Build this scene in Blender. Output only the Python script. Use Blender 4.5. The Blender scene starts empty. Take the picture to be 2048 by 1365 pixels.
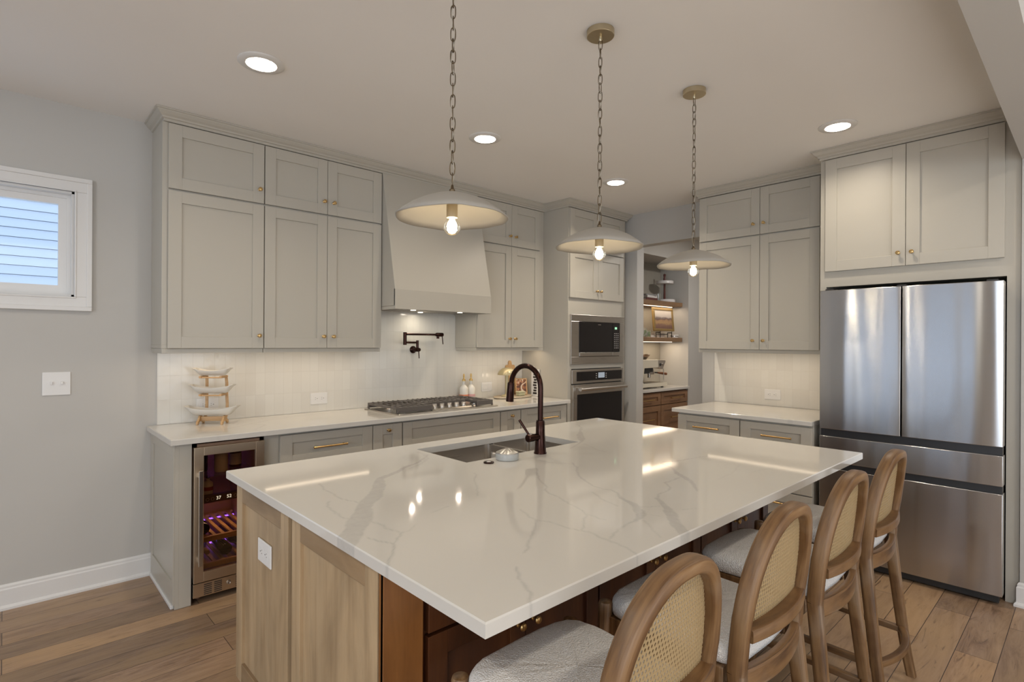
import bpy, bmesh, math, random
from mathutils import Vector, Matrix, noise
C = bpy.context.scene.collection
SC = bpy.context.scene
R = math.radians
random.seed(7)

# ------------------------------------------------------------------ camera, world, view
YW, XW, CE, HCAM = 3.965, 4.760, 2.764, 1.437      # range wall, fridge wall, ceiling, eye height
cam = bpy.data.objects.new('camera', bpy.data.cameras.new('camera'))
C.objects.link(cam)
SC.camera = cam
_th, _ro = R(47.05), R(0.34)
_fw = Vector((math.cos(_th), math.sin(_th), 0)); _rt = Vector((math.sin(_th), -math.cos(_th), 0)); _up = Vector((0, 0, 1))
_cr, _sr = math.cos(_ro), math.sin(_ro)
_xc = _rt*_cr + _up*_sr; _yc = _up*_cr - _rt*_sr
m = Matrix((_xc, _yc, -_fw)).transposed().to_4x4(); m.translation = Vector((0, 0, HCAM))
cam.matrix_world = m
cam.data.sensor_width = 36.0
cam.data.lens = 1092.3/2048*36
cam.data.shift_y = 3.0/2048
cam.data.clip_start = 0.02

W = bpy.data.worlds.new('sky'); SC.world = W; W.use_nodes = True
bg = W.node_tree.nodes['Background']; bg.inputs[0].default_value = (0.62, 0.78, 1.0, 1); bg.inputs[1].default_value = 1.7
SC.view_settings.view_transform = 'Standard'; SC.view_settings.look = 'None'
SC.view_settings.gamma = 1.0; SC.view_settings.use_curve_mapping = False
SC.view_settings.exposure = 0.0
SC.cycles.use_denoising = True
SC.cycles.max_bounces = 8; SC.cycles.diffuse_bounces = 6; SC.cycles.glossy_bounces = 4
SC.cycles.transmission_bounces = 6; SC.cycles.transparent_max_bounces = 12
SC.cycles.caustics_reflective = False; SC.cycles.caustics_refractive = False
SC.cycles.sample_clamp_indirect = 4.0

def lamp(name, kind, loc, power, col, rot=(0, 0, 0), **kw):
    d = bpy.data.lights.new(name, kind); d.energy = power; d.color = col
    for k, v in kw.items(): setattr(d, k, v)
    o = bpy.data.objects.new(name, d); o.location = loc; o.rotation_euler = rot; C.objects.link(o)
    return o
DAY = (0.80, 0.90, 1.0); WARM = (1.0, 0.80, 0.58)
# daylight entering by the big windows of the living area (left wall and the wall behind the camera)
P_LEFT, P_BACK, P_UPFILL, P_REARFILL = 105.0, 84.0, 96.0, 12.0
lamp('window_daylight_left', 'AREA', (-4.42, -1.45, 1.4), P_LEFT, (0.84, 0.92, 1.0), (0, R(-90), 0), shape='RECTANGLE', size=2.2, size_y=3.1)
lamp('window_daylight_left', 'AREA', (-4.42, 2.55, 1.4), 3.6, (0.92, 0.96, 1.0), (0, R(-90), 0), shape='RECTANGLE', size=2.2, size_y=2.3)
lamp('window_daylight_back', 'AREA', (0.2, -5.42, 1.35), P_BACK, (1.0, 0.98, 0.94), (R(90+25), 0, 0), shape='RECTANGLE', size=6.4, size_y=2.1)
# added upward area light brightens the ceiling, standing in for floor bounce
lamp('ceiling_uplight_fill', 'AREA', (0.5, -2.6, 0.04), P_UPFILL, (1.0, 0.98, 0.95), (R(180), 0, 0), shape='RECTANGLE', size=6.5, size_y=3.6)
# unseen ceiling fills, added to lift stool seats and left-facing sides
for _y in (0.9, 2.5): lamp('left_side_fill', 'AREA', (-1.1, _y, CE-0.02), 10.0, (1.0, 0.93, 0.82), shape='DISK', size=0.14)
for _x in (-1.4, 0.9, 3.2): lamp('rear_fill_lamp', 'AREA', (_x, -0.75, CE-0.02), P_REARFILL, (1.0, 0.90, 0.76), shape='DISK', size=0.14)

# ------------------------------------------------------------------ materials
def mat(name, col, rough=0.5, metal=0.0, **kw):
    m = bpy.data.materials.new(name); m.use_nodes = True
    b = m.node_tree.nodes['Principled BSDF']
    b.inputs['Base Color'].default_value = (*col, 1); b.inputs['Roughness'].default_value = rough; b.inputs['Metallic'].default_value = metal
    for k, v in kw.items(): b.inputs[k.replace('_', ' ')].default_value = v
    return m
def N(m, t, **kw):
    n = m.node_tree.nodes.new(t)
    for k, v in kw.items():
        if k in n.inputs: n.inputs[k].default_value = v
        else: setattr(n, k, v)
    return n
def L(m, a, b): m.node_tree.links.new(a, b)
def BS(m): return m.node_tree.nodes['Principled BSDF']
def coords(m, scale, rot=(0, 0, 0)):
    tc = N(m, 'ShaderNodeTexCoord'); mp = N(m, 'ShaderNodeMapping')
    mp.inputs['Scale'].default_value = scale; mp.inputs['Rotation'].default_value = rot
    L(m, tc.outputs['Object'], mp.inputs['Vector']); return mp.outputs[0]
def ramp(m, fac, stops):
    r = N(m, 'ShaderNodeValToRGB'); e = r.color_ramp.elements
    while len(e) < len(stops): e.new(0.5)
    for i, (p, c) in enumerate(stops): e[i].position = p; e[i].color = (*c, 1)
    L(m, fac, r.inputs[0]); return r.outputs[0]
def mixc(m, fac, a, b, mode='MIX'):
    x = N(m, 'ShaderNodeMix', data_type='RGBA', blend_type=mode)
    for s, v in ((0, fac), (6, a), (7, b)):
        if isinstance(v, (int, float)): x.inputs[s].default_value = v
        elif isinstance(v, tuple): x.inputs[s].default_value = (*v, 1)
        else: L(m, v, x.inputs[s])
    return x.outputs[2]
def bump(m, h, strength=0.2, dist=0.01):
    b = N(m, 'ShaderNodeBump', Strength=strength, Distance=dist); L(m, h, b.inputs['Height']); L(m, b.outputs[0], BS(m).inputs['Normal'])
def painted(name, col, rough):
    m = mat(name, col, rough); v = coords(m, (1, 1, 1))
    n = N(m, 'ShaderNodeTexNoise', Scale=420.0, Detail=2.0); L(m, v, n.inputs['Vector']); bump(m, n.outputs[0], 0.06, 0.002)
    n2 = N(m, 'ShaderNodeTexNoise', Scale=1.3, Detail=3.0); L(m, v, n2.inputs['Vector'])
    c = mixc(m, n2.outputs[0], tuple(x*0.97 for x in col), tuple(min(1, x*1.03) for x in col)); L(m, c, BS(m).inputs['Base Color'])
    return m
def wood(name, stops, along='z', scale=1.0, rough=0.45, blotch=0.5, grain=14.0, bumps=0.12):
    m = mat(name, stops[1][1], rough)
    s = [grain*scale]*3; i = 'xyz'.index(along); s[i] = 0.9*scale
    v = coords(m, tuple(s))
    n = N(m, 'ShaderNodeTexNoise', Scale=1.6, Detail=7.0, Roughness=0.62, Distortion=0.7); L(m, v, n.inputs['Vector'])
    c1 = ramp(m, n.outputs[0], stops)
    s2 = [3.2*scale]*3; s2[i] = 1.3*scale
    v2 = coords(m, tuple(s2)); n2 = N(m, 'ShaderNodeTexNoise', Scale=1.5, Detail=4.0, Roughness=0.55, Distortion=1.2); L(m, v2, n2.inputs['Vector'])
    c2 = ramp(m, n2.outputs[0], [(0.32, tuple(x*0.62 for x in stops[1][1])), (0.62, tuple(min(1, x*1.25) for x in stops[1][1]))])
    L(m, mixc(m, blotch, c1, c2), BS(m).inputs['Base Color'])
    s3 = [130*scale]*3; s3[i] = 5*scale
    v3 = coords(m, tuple(s3)); n3 = N(m, 'ShaderNodeTexNoise', Scale=1.0, Detail=3.0); L(m, v3, n3.inputs['Vector'])
    bump(m, n3.outputs[0], bumps, 0.002)
    return m
def brushed(name, col, rough=0.26, along='y', aniso=0.0, amt=0.15):
    m = mat(name, col, rough, 1.0)
    s = [300.0]*3; s['xyz'.index(along)] = 3.0
    v = coords(m, tuple(s)); n = N(m, 'ShaderNodeTexNoise', Scale=1.0, Detail=3.0); L(m, v, n.inputs['Vector'])
    r = N(m, 'ShaderNodeMapRange'); r.inputs['To Min'].default_value = rough*(1-amt*0.4); r.inputs['To Max'].default_value = rough*(1+amt*0.4)
    L(m, n.outputs[0], r.inputs[0]); L(m, r.outputs[0], BS(m).inputs['Roughness'])
    bump(m, n.outputs[0], 0.012, 0.001)
    return m
def emit(name, col, s):
    m = bpy.data.materials.new(name); m.use_nodes = True; nt = m.node_tree; nt.nodes.clear()
    e = nt.nodes.new('ShaderNodeEmission'); e.inputs[0].default_value = (*col, 1); e.inputs[1].default_value = s
    o = nt.nodes.new('ShaderNodeOutputMaterial'); nt.links.new(e.outputs[0], o.inputs[0]); return m
def clear_glass(name, tint=(1, 1, 1), gloss=0.08, rough=0.0):
    m = bpy.data.materials.new(name); m.use_nodes = True; nt = m.node_tree; nt.nodes.clear()
    t = nt.nodes.new('ShaderNodeBsdfTransparent'); t.inputs[0].default_value = (*tint, 1)
    g = nt.nodes.new('ShaderNodeBsdfGlossy'); g.inputs['Roughness'].default_value = rough; g.inputs[0].default_value = (1, 1, 1, 1)
    lw = nt.nodes.new('ShaderNodeLayerWeight'); lw.inputs[0].default_value = 0.25
    mr = nt.nodes.new('ShaderNodeMapRange'); mr.inputs['To Min'].default_value = gloss*0.6; mr.inputs['To Max'].default_value = min(1, gloss*6)
    nt.links.new(lw.outputs['Fresnel'], mr.inputs[0])
    x = nt.nodes.new('ShaderNodeMixShader'); nt.links.new(mr.outputs[0], x.inputs[0]); nt.links.new(t.outputs[0], x.inputs[1]); nt.links.new(g.outputs[0], x.inputs[2])
    o = nt.nodes.new('ShaderNodeOutputMaterial'); nt.links.new(x.outputs[0], o.inputs[0]); return m

M = {}
M['wall'] = painted('wall_paint', (0.50, 0.485, 0.455), 0.6)
M['ceil'] = painted('ceiling_paint', (0.84, 0.82, 0.79), 0.75)
M['trim'] = painted('white_trim', (0.72, 0.71, 0.69), 0.35)
M['cab'] = painted('cabinet_paint', (0.47, 0.44, 0.378), 0.38)
M['dark'] = mat('dark_gap', (0.025, 0.02, 0.017), 0.7)
M['blackgloss'] = mat('black_glass', (0.012, 0.010, 0.010), 0.04)
M['brass'] = mat('brass', (0.60, 0.40, 0.17), 0.3, 1.0)
M['antique'] = brushed('antique_brass', (0.56, 0.48, 0.33), 0.34, 'x')
M['steel'] = brushed('stainless', (0.56, 0.52, 0.47), 0.28, 'x')
M['steel_y'] = brushed('stainless_side', (0.58, 0.56, 0.53), 0.26, 'y')
M['bronze'] = mat('oil_rubbed_bronze', (0.040, 0.019, 0.015), 0.24, 1.0)
M['chain'] = mat('aged_chain', (0.16, 0.12, 0.075), 0.45, 1.0)
M['iron'] = mat('cast_iron', (0.115, 0.10, 0.088), 0.42)
M['ceramic'] = painted('glazed_ceramic', (0.66, 0.63, 0.57), 0.3)
M['plaster'] = painted('plaster_shade', (0.34, 0.315, 0.275), 0.8)
M['white'] = mat('white_plastic', (0.74, 0.73, 0.71), 0.35)
M['lightwood'] = wood('bamboo', [(0.3, (0.42, 0.24, 0.10)), (0.5, (0.52, 0.32, 0.15)), (0.75, (0.62, 0.41, 0.21))], 'x', 2.0, 0.5, 0.3)
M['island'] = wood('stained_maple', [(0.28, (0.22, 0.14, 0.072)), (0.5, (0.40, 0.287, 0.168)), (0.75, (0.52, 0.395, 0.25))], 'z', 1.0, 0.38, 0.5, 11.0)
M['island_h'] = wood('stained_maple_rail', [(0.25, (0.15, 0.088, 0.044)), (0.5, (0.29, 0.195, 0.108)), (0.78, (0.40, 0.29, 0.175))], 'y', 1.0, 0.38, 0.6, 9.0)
M['maple_shaded'] = wood('stained_maple_shaded', [(0.25, (0.014, 0.004, 0.002)), (0.5, (0.062, 0.019, 0.006)), (0.78, (0.17, 0.062, 0.016))], 'z', 1.0, 0.35, 0.5, 7.0)  # island maple with the overhang's shade put into its colour
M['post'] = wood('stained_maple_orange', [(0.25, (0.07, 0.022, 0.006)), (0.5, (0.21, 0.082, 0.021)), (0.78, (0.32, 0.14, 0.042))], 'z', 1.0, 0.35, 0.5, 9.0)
def m_oak():
    m = mat('weathered_oak', (0.2, 0.1, 0.05), 0.42)
    at = N(m, 'ShaderNodeAttribute', attribute_name='grain')
    def tex(s, sc, det, dist, rough=0.6):
        mp = N(m, 'ShaderNodeMapping'); mp.inputs['Scale'].default_value = s; L(m, at.outputs['Vector'], mp.inputs['Vector'])
        n = N(m, 'ShaderNodeTexNoise', Scale=sc, Detail=det, Distortion=dist, Roughness=rough); L(m, mp.outputs[0], n.inputs['Vector']); return n.outputs[0]
    c = ramp(m, tex((46, 46, 2.2), 1.4, 6.0, 0.35), [(0.30, (0.060, 0.028, 0.011)), (0.47, (0.165, 0.086, 0.034)), (0.62, (0.235, 0.132, 0.056)), (0.78, (0.34, 0.225, 0.12))])
    c2 = ramp(m, tex((7, 7, 3.0), 1.2, 3.0, 0.6), [(0.36, (0.72, 0.66, 0.60)), (0.52, (1.0, 1.0, 1.0)), (0.70, (1.12, 1.16, 1.22))])
    c = mixc(m, 1.0, c, c2, 'MULTIPLY')
    c = mixc(m, ramp(m, tex((5, 5, 2.0), 1.7, 3.0, 0.3), [(0.52, (0, 0, 0)), (0.72, (0.55, 0.55, 0.55))]), c, (0.27, 0.225, 0.175))
    L(m, c, BS(m).inputs['Base Color'])
    bump(m, tex((190, 190, 6.0), 1.0, 3.0, 0.0), 0.4, 0.002)
    return m
M['oak'] = M['oak_h'] = m_oak()
M['shelfwood'] = wood('walnut_shelf', [(0.25, (0.12, 0.066, 0.033)), (0.5, (0.23, 0.135, 0.07)), (0.78, (0.33, 0.20, 0.11))], 'x', 1.0, 0.5, 0.5, 10.0)
M['barwood'] = wood('walnut_fronts', [(0.25, (0.13, 0.062, 0.030)), (0.5, (0.235, 0.125, 0.062)), (0.78, (0.33, 0.19, 0.10))], 'x', 1.0, 0.42, 0.45, 8.0)
M['cane'] = mat('woven_cane', (0.37, 0.265, 0.135), 0.5)
M['black'] = mat('black_plastic', (0.02, 0.02, 0.02), 0.4)
M['glass'] = clear_glass('clear_glass', (0.97, 0.98, 0.98), 0.10)
M['winglass'] = clear_glass('window_glass', (0.96, 0.98, 1.0), 0.05)
M['tintglass'] = clear_glass('tinted_glass', (0.74, 0.62, 0.50), 0.08)
M['gold'] = mat('gold_cap', (0.62, 0.42, 0.16), 0.35, 0.8)
M['cream'] = mat('cream_enamel', (0.62, 0.57, 0.46), 0.3)
M['steel_warm_reflect'] = brushed('stainless_warm_reflection', (0.60, 0.48, 0.345), 0.38, 'x')  # warm reflections of floor and island wood put into the steel's colour
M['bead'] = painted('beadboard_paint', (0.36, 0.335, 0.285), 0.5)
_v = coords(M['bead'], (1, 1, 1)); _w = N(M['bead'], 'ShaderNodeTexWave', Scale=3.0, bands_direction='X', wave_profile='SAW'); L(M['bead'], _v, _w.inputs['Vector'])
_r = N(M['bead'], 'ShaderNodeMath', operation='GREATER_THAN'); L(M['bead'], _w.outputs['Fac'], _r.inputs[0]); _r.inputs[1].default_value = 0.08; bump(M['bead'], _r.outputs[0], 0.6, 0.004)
M['siding'] = painted('white_siding', (0.74, 0.77, 0.82), 0.5)

def m_boucle():
    m = mat('boucle_fabric', (0.58, 0.56, 0.53), 0.95); v = coords(m, (1, 1, 1))
    n = N(m, 'ShaderNodeTexVoronoi', Scale=260.0); L(m, v, n.inputs['Vector'])
    n2 = N(m, 'ShaderNodeTexNoise', Scale=120.0, Detail=4.0); L(m, v, n2.inputs['Vector'])
    a = N(m, 'ShaderNodeMath', operation='MULTIPLY'); L(m, n.outputs['Distance'], a.inputs[0]); a.inputs[1].default_value = -1.0
    b = N(m, 'ShaderNodeMath', operation='ADD'); L(m, a.outputs[0], b.inputs[0]); L(m, n2.outputs[0], b.inputs[1])
    bump(m, b.outputs[0], 0.7, 0.004)
    L(m, ramp(m, b.outputs[0], [(0.0, (0.74, 0.72, 0.69)), (0.6, (0.93, 0.915, 0.89))]), BS(m).inputs['Base Color'])
    return m
M['boucle'] = m_boucle()

def m_quartz():
    m = mat('white_quartz', (0.7, 0.68, 0.64), 0.06)
    at = N(m, 'ShaderNodeAttribute', attribute_name='vein'); v = coords(m, (1, 1, 1))
    n = N(m, 'ShaderNodeTexNoise', Scale=38.0, Detail=5.0, Roughness=0.7); L(m, v, n.inputs['Vector'])
    r = N(m, 'ShaderNodeMapRange'); r.inputs['From Min'].default_value = 0.3; r.inputs['From Max'].default_value = 0.7; r.inputs['To Min'].default_value = 0.55; r.inputs['To Max'].default_value = 1.0
    L(m, n.outputs[0], r.inputs[0])
    mu = N(m, 'ShaderNodeMath', operation='MULTIPLY'); L(m, r.outputs[0], mu.inputs[0]); L(m, at.outputs['Fac'], mu.inputs[1])
    n3 = N(m, 'ShaderNodeTexNoise', Scale=2.2, Detail=4.0); L(m, v, n3.inputs['Vector'])
    base = mixc(m, n3.outputs[0], (0.58, 0.557, 0.51), (0.615, 0.59, 0.545))
    L(m, mixc(m, mu.outputs[0], base, (0.44, 0.425, 0.40)), BS(m).inputs['Base Color'])
    return m
M['quartz'] = m_quartz()

def m_tile(axis):
    m = mat('zellige_tile_'+axis, (0.7, 0.68, 0.62), 0.14)
    tc = N(m, 'ShaderNodeTexCoord'); sp = N(m, 'ShaderNodeSeparateXYZ'); L(m, tc.outputs['Object'], sp.inputs[0])
    cb = N(m, 'ShaderNodeCombineXYZ'); L(m, sp.outputs['X' if axis == 'x' else 'Y'], cb.inputs[0]); L(m, sp.outputs['Z'], cb.inputs[1])
    b = N(m, 'ShaderNodeTexBrick', offset=0.0, squash=1.0)
    b.inputs['Scale'].default_value = 1.0; b.inputs['Brick Width'].default_value = 0.0635; b.inputs['Row Height'].default_value = 0.152
    b.inputs['Mortar Size'].default_value = 0.0012; b.inputs['Mortar Smooth'].default_value = 0.3; b.inputs['Bias'].default_value = 0.0
    b.inputs['Color1'].default_value = (0.675, 0.65, 0.595, 1); b.inputs['Color2'].default_value = (0.705, 0.685, 0.63, 1); b.inputs['Mortar'].default_value = (0.63, 0.605, 0.55, 1)
    L(m, cb.outputs[0], b.inputs['Vector']); L(m, b.outputs['Color'], BS(m).inputs['Base Color'])
    n = N(m, 'ShaderNodeTexNoise', Scale=16.0, Detail=2.0); L(m, tc.outputs['Object'], n.inputs['Vector'])
    s = N(m, 'ShaderNodeMath', operation='MULTIPLY_ADD'); L(m, b.outputs['Fac'], s.inputs[0]); s.inputs[1].default_value = -0.5; L(m, n.outputs[0], s.inputs[2])
    bump(m, s.outputs[0], 0.35, 0.004)
    return m
M['tile_x'] = m_tile('x'); M['tile_y'] = m_tile('y')

def m_floor():
    m = mat('plank_floor', (0.2, 0.13, 0.08), 0.36)
    v = coords(m, (1, 1, 1), (0, 0, 0))
    def brick(msize):
        b = N(m, 'ShaderNodeTexBrick', offset=0.37, offset_frequency=2)
        b.inputs['Scale'].default_value = 1.0; b.inputs['Brick Width'].default_value = 1.25; b.inputs['Row Height'].default_value = 0.152
        b.inputs['Mortar Size'].default_value = msize; b.inputs['Mortar Smooth'].default_value = 0.2; b.inputs['Bias'].default_value = 0.0
        b.inputs['Color1'].default_value = (0.0, 0.0, 0.0, 1); b.inputs['Color2'].default_value = (1, 1, 1, 1); b.inputs['Mortar'].default_value = (0.5, 0.5, 0.5, 1)
        L(m, v, b.inputs['Vector']); return b
    b = brick(0.0016)
    sp = N(m, 'ShaderNodeSeparateColor'); L(m, b.outputs['Color'], sp.inputs[0])
    def shifted(scale):
        vm = N(m, 'ShaderNodeVectorMath', operation='MULTIPLY_ADD'); L(m, b.outputs['Color'], vm.inputs[0]); vm.inputs[1].default_value = (7, 13, 5)
        L(m, coords(m, scale), vm.inputs[2]); return vm.outputs[0]
    n = N(m, 'ShaderNodeTexNoise', Scale=1.5, Detail=8.0, Roughness=0.7, Distortion=1.6); L(m, shifted((1.7, 13, 13)), n.inputs['Vector'])
    c = ramp(m, n.outputs[0], [(0.27, (0.125, 0.075, 0.045)), (0.48, (0.285, 0.192, 0.128)), (0.72, (0.40, 0.288, 0.20))])
    n2 = N(m, 'ShaderNodeTexNoise', Scale=1.0, Detail=3.0, Roughness=0.6, Distortion=0.6); L(m, shifted((1.1, 4.0, 4.0)), n2.inputs['Vector'])
    c = mixc(m, ramp(m, n2.outputs[0], [(0.36, (0, 0, 0)), (0.66, (0.75, 0.75, 0.75))]), c, (0.40, 0.27, 0.15))
    n3 = N(m, 'ShaderNodeTexNoise', Scale=1.0, Detail=4.0, Roughness=0.6, Distortion=2.2); L(m, shifted((3.2, 22, 22)), n3.inputs['Vector'])
    c = mixc(m, ramp(m, n3.outputs[0], [(0.62, (0, 0, 0)), (0.74, (0.85, 0.85, 0.85))]), c, (0.10, 0.058, 0.036))
    tone = ramp(m, sp.outputs[0], [(0.0, (0.66, 0.65, 0.65)), (0.5, (0.95, 0.92, 0.90)), (1.0, (1.15, 1.08, 0.99))])
    c = mixc(m, 1.0, c, tone, 'MULTIPLY')
    c = mixc(m, b.outputs['Fac'], c, (0.045, 0.026, 0.018)); L(m, c, BS(m).inputs['Base Color'])
    h = N(m, 'ShaderNodeMath', operation='MULTIPLY_ADD'); L(m, b.outputs['Fac'], h.inputs[0]); h.inputs[1].default_value = -1.5; L(m, n.outputs[0], h.inputs[2])
    bump(m, h.outputs[0], 0.25, 0.003)
    return m
M['floor'] = m_floor()

def m_fridge():
    m = mat('fridge_steel', (0.57, 0.565, 0.56), 0.20, 1.0)
    BS(m).inputs['Anisotropic'].default_value = 1.0; BS(m).inputs['Anisotropic Rotation'].default_value = 0.25
    t = N(m, 'ShaderNodeTangent', direction_type='RADIAL', axis='Z'); L(m, t.outputs[0], BS(m).inputs['Tangent'])
    v = coords(m, (1, 5.0, 0.35)); n = N(m, 'ShaderNodeTexNoise', Scale=1.2, Detail=1.0); L(m, v, n.inputs['Vector'])
    bump(m, n.outputs[0], 0.22, 0.02)
    return m
M['fridge'] = m_fridge()

# ------------------------------------------------------------------ mesh helpers
def box(bm, x0, x1, y0, y1, z0, z1):
    x0, x1 = min(x0, x1), max(x0, x1); y0, y1 = min(y0, y1), max(y0, y1); z0, z1 = min(z0, z1), max(z0, z1)
    v = [bm.verts.new(p) for p in ((x0,y0,z0),(x1,y0,z0),(x1,y1,z0),(x0,y1,z0),(x0,y0,z1),(x1,y0,z1),(x1,y1,z1),(x0,y1,z1))]
    for f in ((0,3,2,1),(4,5,6,7),(0,1,5,4),(1,2,6,5),(2,3,7,6),(3,0,4,7)): bm.faces.new([v[i] for i in f])
def rings(bm, loops, closed=True, cap0=True, cap1=True):
    vs = [[bm.verts.new(p) for p in lp] for lp in loops]
    for a, b in zip(vs, vs[1:]):
        n = len(a)
        for i in range(n if closed else n-1): bm.faces.new((a[i], a[(i+1) % n], b[(i+1) % n], b[i]))
    if cap0 and len(vs[0]) > 2: bm.faces.new(vs[0][::-1])
    if cap1 and len(vs[-1]) > 2: bm.faces.new(vs[-1])
def lathe(bm, o, prof, n=32, ax='z', cap=True):
    o = Vector(o)
    def p(r, h, a):
        c, s = r*math.cos(a), r*math.sin(a)
        return o + Vector({'z': (c, s, h), 'y': (c, -h, s), 'x': (-h, c, s)}[ax])
    rings(bm, [[p(max(r, 1e-4), h, 2*math.pi*k/n) for k in range(n)] for r, h in prof], cap0=cap, cap1=cap)
def cyl(bm, p0, p1, r0, r1=None, n=20): tube(bm, [p0, p1], [r0, r1 if r1 is not None else r0], n)
def tube(bm, pts, rad, n=14, cap=True, closed=False):
    pts = [Vector(p) for p in pts]; k = len(pts)
    rad = rad if isinstance(rad, (list, tuple)) else [rad]*k
    tans = []
    for i in range(k):
        a = pts[(i-1) % k] if closed else pts[max(i-1, 0)]; b = pts[(i+1) % k] if closed else pts[min(i+1, k-1)]
        tans.append((b-a).normalized())
    u = tans[0].orthogonal().normalized(); loops = []
    for i in range(k):
        u = (u - tans[i]*u.dot(tans[i])).normalized(); w = tans[i].cross(u)
        loops.append([pts[i] + (u*math.cos(2*math.pi*j/n) + w*math.sin(2*math.pi*j/n))*rad[i] for j in range(n)])
    if closed: loops.append(loops[0]); cap = False
    rings(bm, loops, cap0=cap, cap1=cap)
    if closed: bmesh.ops.remove_doubles(bm, verts=bm.verts[:], dist=1e-6)
def ribbon(bm, pts, half_t, half_d, dax=(0, 1, 0), rnd=0.35, cap=True, run0=None):
    """sweep a rounded rectangle: half_d along dax, half_t across"""
    pts = [Vector(p) for p in pts]; k = len(pts); dax = Vector(dax); loops = []
    ht = half_t if isinstance(half_t, (list, tuple)) else [half_t]*k
    hd = half_d if isinstance(half_d, (list, tuple)) else [half_d]*k
    for i in range(k):
        t = (pts[min(i+1, k-1)] - pts[max(i-1, 0)]).normalized()
        d = (dax - t*dax.dot(t)).normalized(); b = t.cross(d)
        lp = []
        for j in range(16):
            a = 2*math.pi*(j+0.5)/16; ca, sa = math.cos(a), math.sin(a)
            e = rnd
            q = (math.copysign(abs(ca)**e, ca), math.copysign(abs(sa)**e, sa))
            lp.append(pts[i] + b*q[0]*ht[i] + d*q[1]*hd[i])
        loops.append(lp)
    run = [pts[0].x*3 if run0 is None else run0]
    for a_, b_ in zip(pts, pts[1:]): run.append(run[-1]+(b_-a_).length)
    lay = bm.verts.layers.float_vector.get('grain') or bm.verts.layers.float_vector.new('grain'); n0 = len(bm.verts)
    rings(bm, loops, cap0=cap, cap1=cap); bm.verts.ensure_lookup_table()
    for i in range(k):
        for j in range(16):
            a = 2*math.pi*(j+0.5)/16; bm.verts[n0+i*16+j][lay] = Vector((math.cos(a)*ht[i], math.sin(a)*hd[i], run[i]))
def prism(bm, poly, ax, a, b):
    def P(p, h): return {'y': (p[0], h, p[1]), 'x': (h, p[0], p[1]), 'z': (p[0], p[1], h)}[ax]
    rings(bm, [[P(p, a) for p in poly], [P(p, b) for p in poly]])
def sweep2d(bm, path, prof):
    """sweep a profile (outward offset, z) along a plan polyline with mitred corners; outward is to the right of travel"""
    path = [Vector(p) for p in path]; loops = []
    for i, p in enumerate(path):
        d0 = (p - path[i-1]).normalized() if i else None
        d1 = (path[i+1] - p).normalized() if i < len(path)-1 else None
        n0 = Vector((d0.y, -d0.x)) if d0 else None; n1 = Vector((d1.y, -d1.x)) if d1 else None
        if n0 is None: o = n1
        elif n1 is None: o = n0
        else: o = (n0+n1)/(1+n0.dot(n1))
        loops.append([(p.x+o.x*q[0], p.y+o.y*q[0], q[1]) for q in prof])
    rings(bm, loops)

ROOT = {}
def obj(name, bm, m, parent=None, bev=0.0, smooth=False, seg=2):
    if bm.verts: bmesh.ops.recalc_face_normals(bm, faces=bm.faces[:])
    if m in ('oak', 'oak_h') and not bm.verts.layers.float_vector.get('grain'):
        lay = bm.verts.layers.float_vector.new('grain')
        for v in bm.verts: v[lay] = v.co
    off = ROOT.get(parent.name, Vector((0, 0, 0))) if parent else Vector((0, 0, 0))
    if off.length: bmesh.ops.translate(bm, verts=bm.verts[:], vec=-off)
    me = bpy.data.meshes.new(name); bm.to_mesh(me); bm.free()
    o = bpy.data.objects.new(name, me); C.objects.link(o)
    if m: me.materials.append(M[m] if isinstance(m, str) else m)
    if smooth:
        for p in me.polygons: p.use_smooth = True
        if smooth != 'all': me.set_sharp_from_angle(angle=R(40))
    if bev:
        b = o.modifiers.new('edge', 'BEVEL'); b.width = bev; b.segments = seg; b.limit_method = 'ANGLE'; b.angle_limit = R(40)
    if parent: o.parent = parent; ROOT[o.name] = off
    else: ROOT[o.name] = Vector((0, 0, 0))
    return o
def B(): return bmesh.new()
def tag(o, label, cat, group=None):
    o['label'] = label; o['category'] = cat
    if group: o['group'] = group
    return o
def thing(name, label, cat, loc, group=None):
    o = bpy.data.objects.new(name, None); C.objects.link(o); o.location = loc; o.empty_display_size = 0.05
    ROOT[o.name] = Vector(loc); return tag(o, label, cat, group)
def struct(name, bm, m, parent=None, **kw):
    o = obj(name, bm, m, parent, **kw); o['kind'] = 'structure'; return o
def dup(root, loc, label, rotz=0.0):
    r = root.copy(); C.objects.link(r); r.location = loc; r.rotation_euler = (0, 0, rotz); r['label'] = label
    def rec(a, b):
        for ch in [c for c in a.children if not c.get('_skip')]:
            c = ch.copy(); C.objects.link(c); c.parent = b; rec(ch, c)
    rec(root, r); return r
def boxes(name, m, parent, lst, bev=0.0):
    bm = B()
    for b in lst: box(bm, *b)
    return obj(name, bm, m, parent, bev)
class Face:
    """a vertical working plane: 'y' faces -y, 'x' faces -x; d is how far something stands out of it"""
    def __init__(s, ax, pl): s.ax, s.pl = ax, pl
    def pt(s, u, z, d): return (u, s.pl-d, z) if s.ax == 'y' else (s.pl-d, u, z)
    def box(s, bm, u0, u1, z0, z1, d0, d1):
        if s.ax == 'y': box(bm, u0, u1, s.pl-d1, s.pl-d0, z0, z1)
        else: box(bm, s.pl-d1, s.pl-d0, u0, u1, z0, z1)
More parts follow.
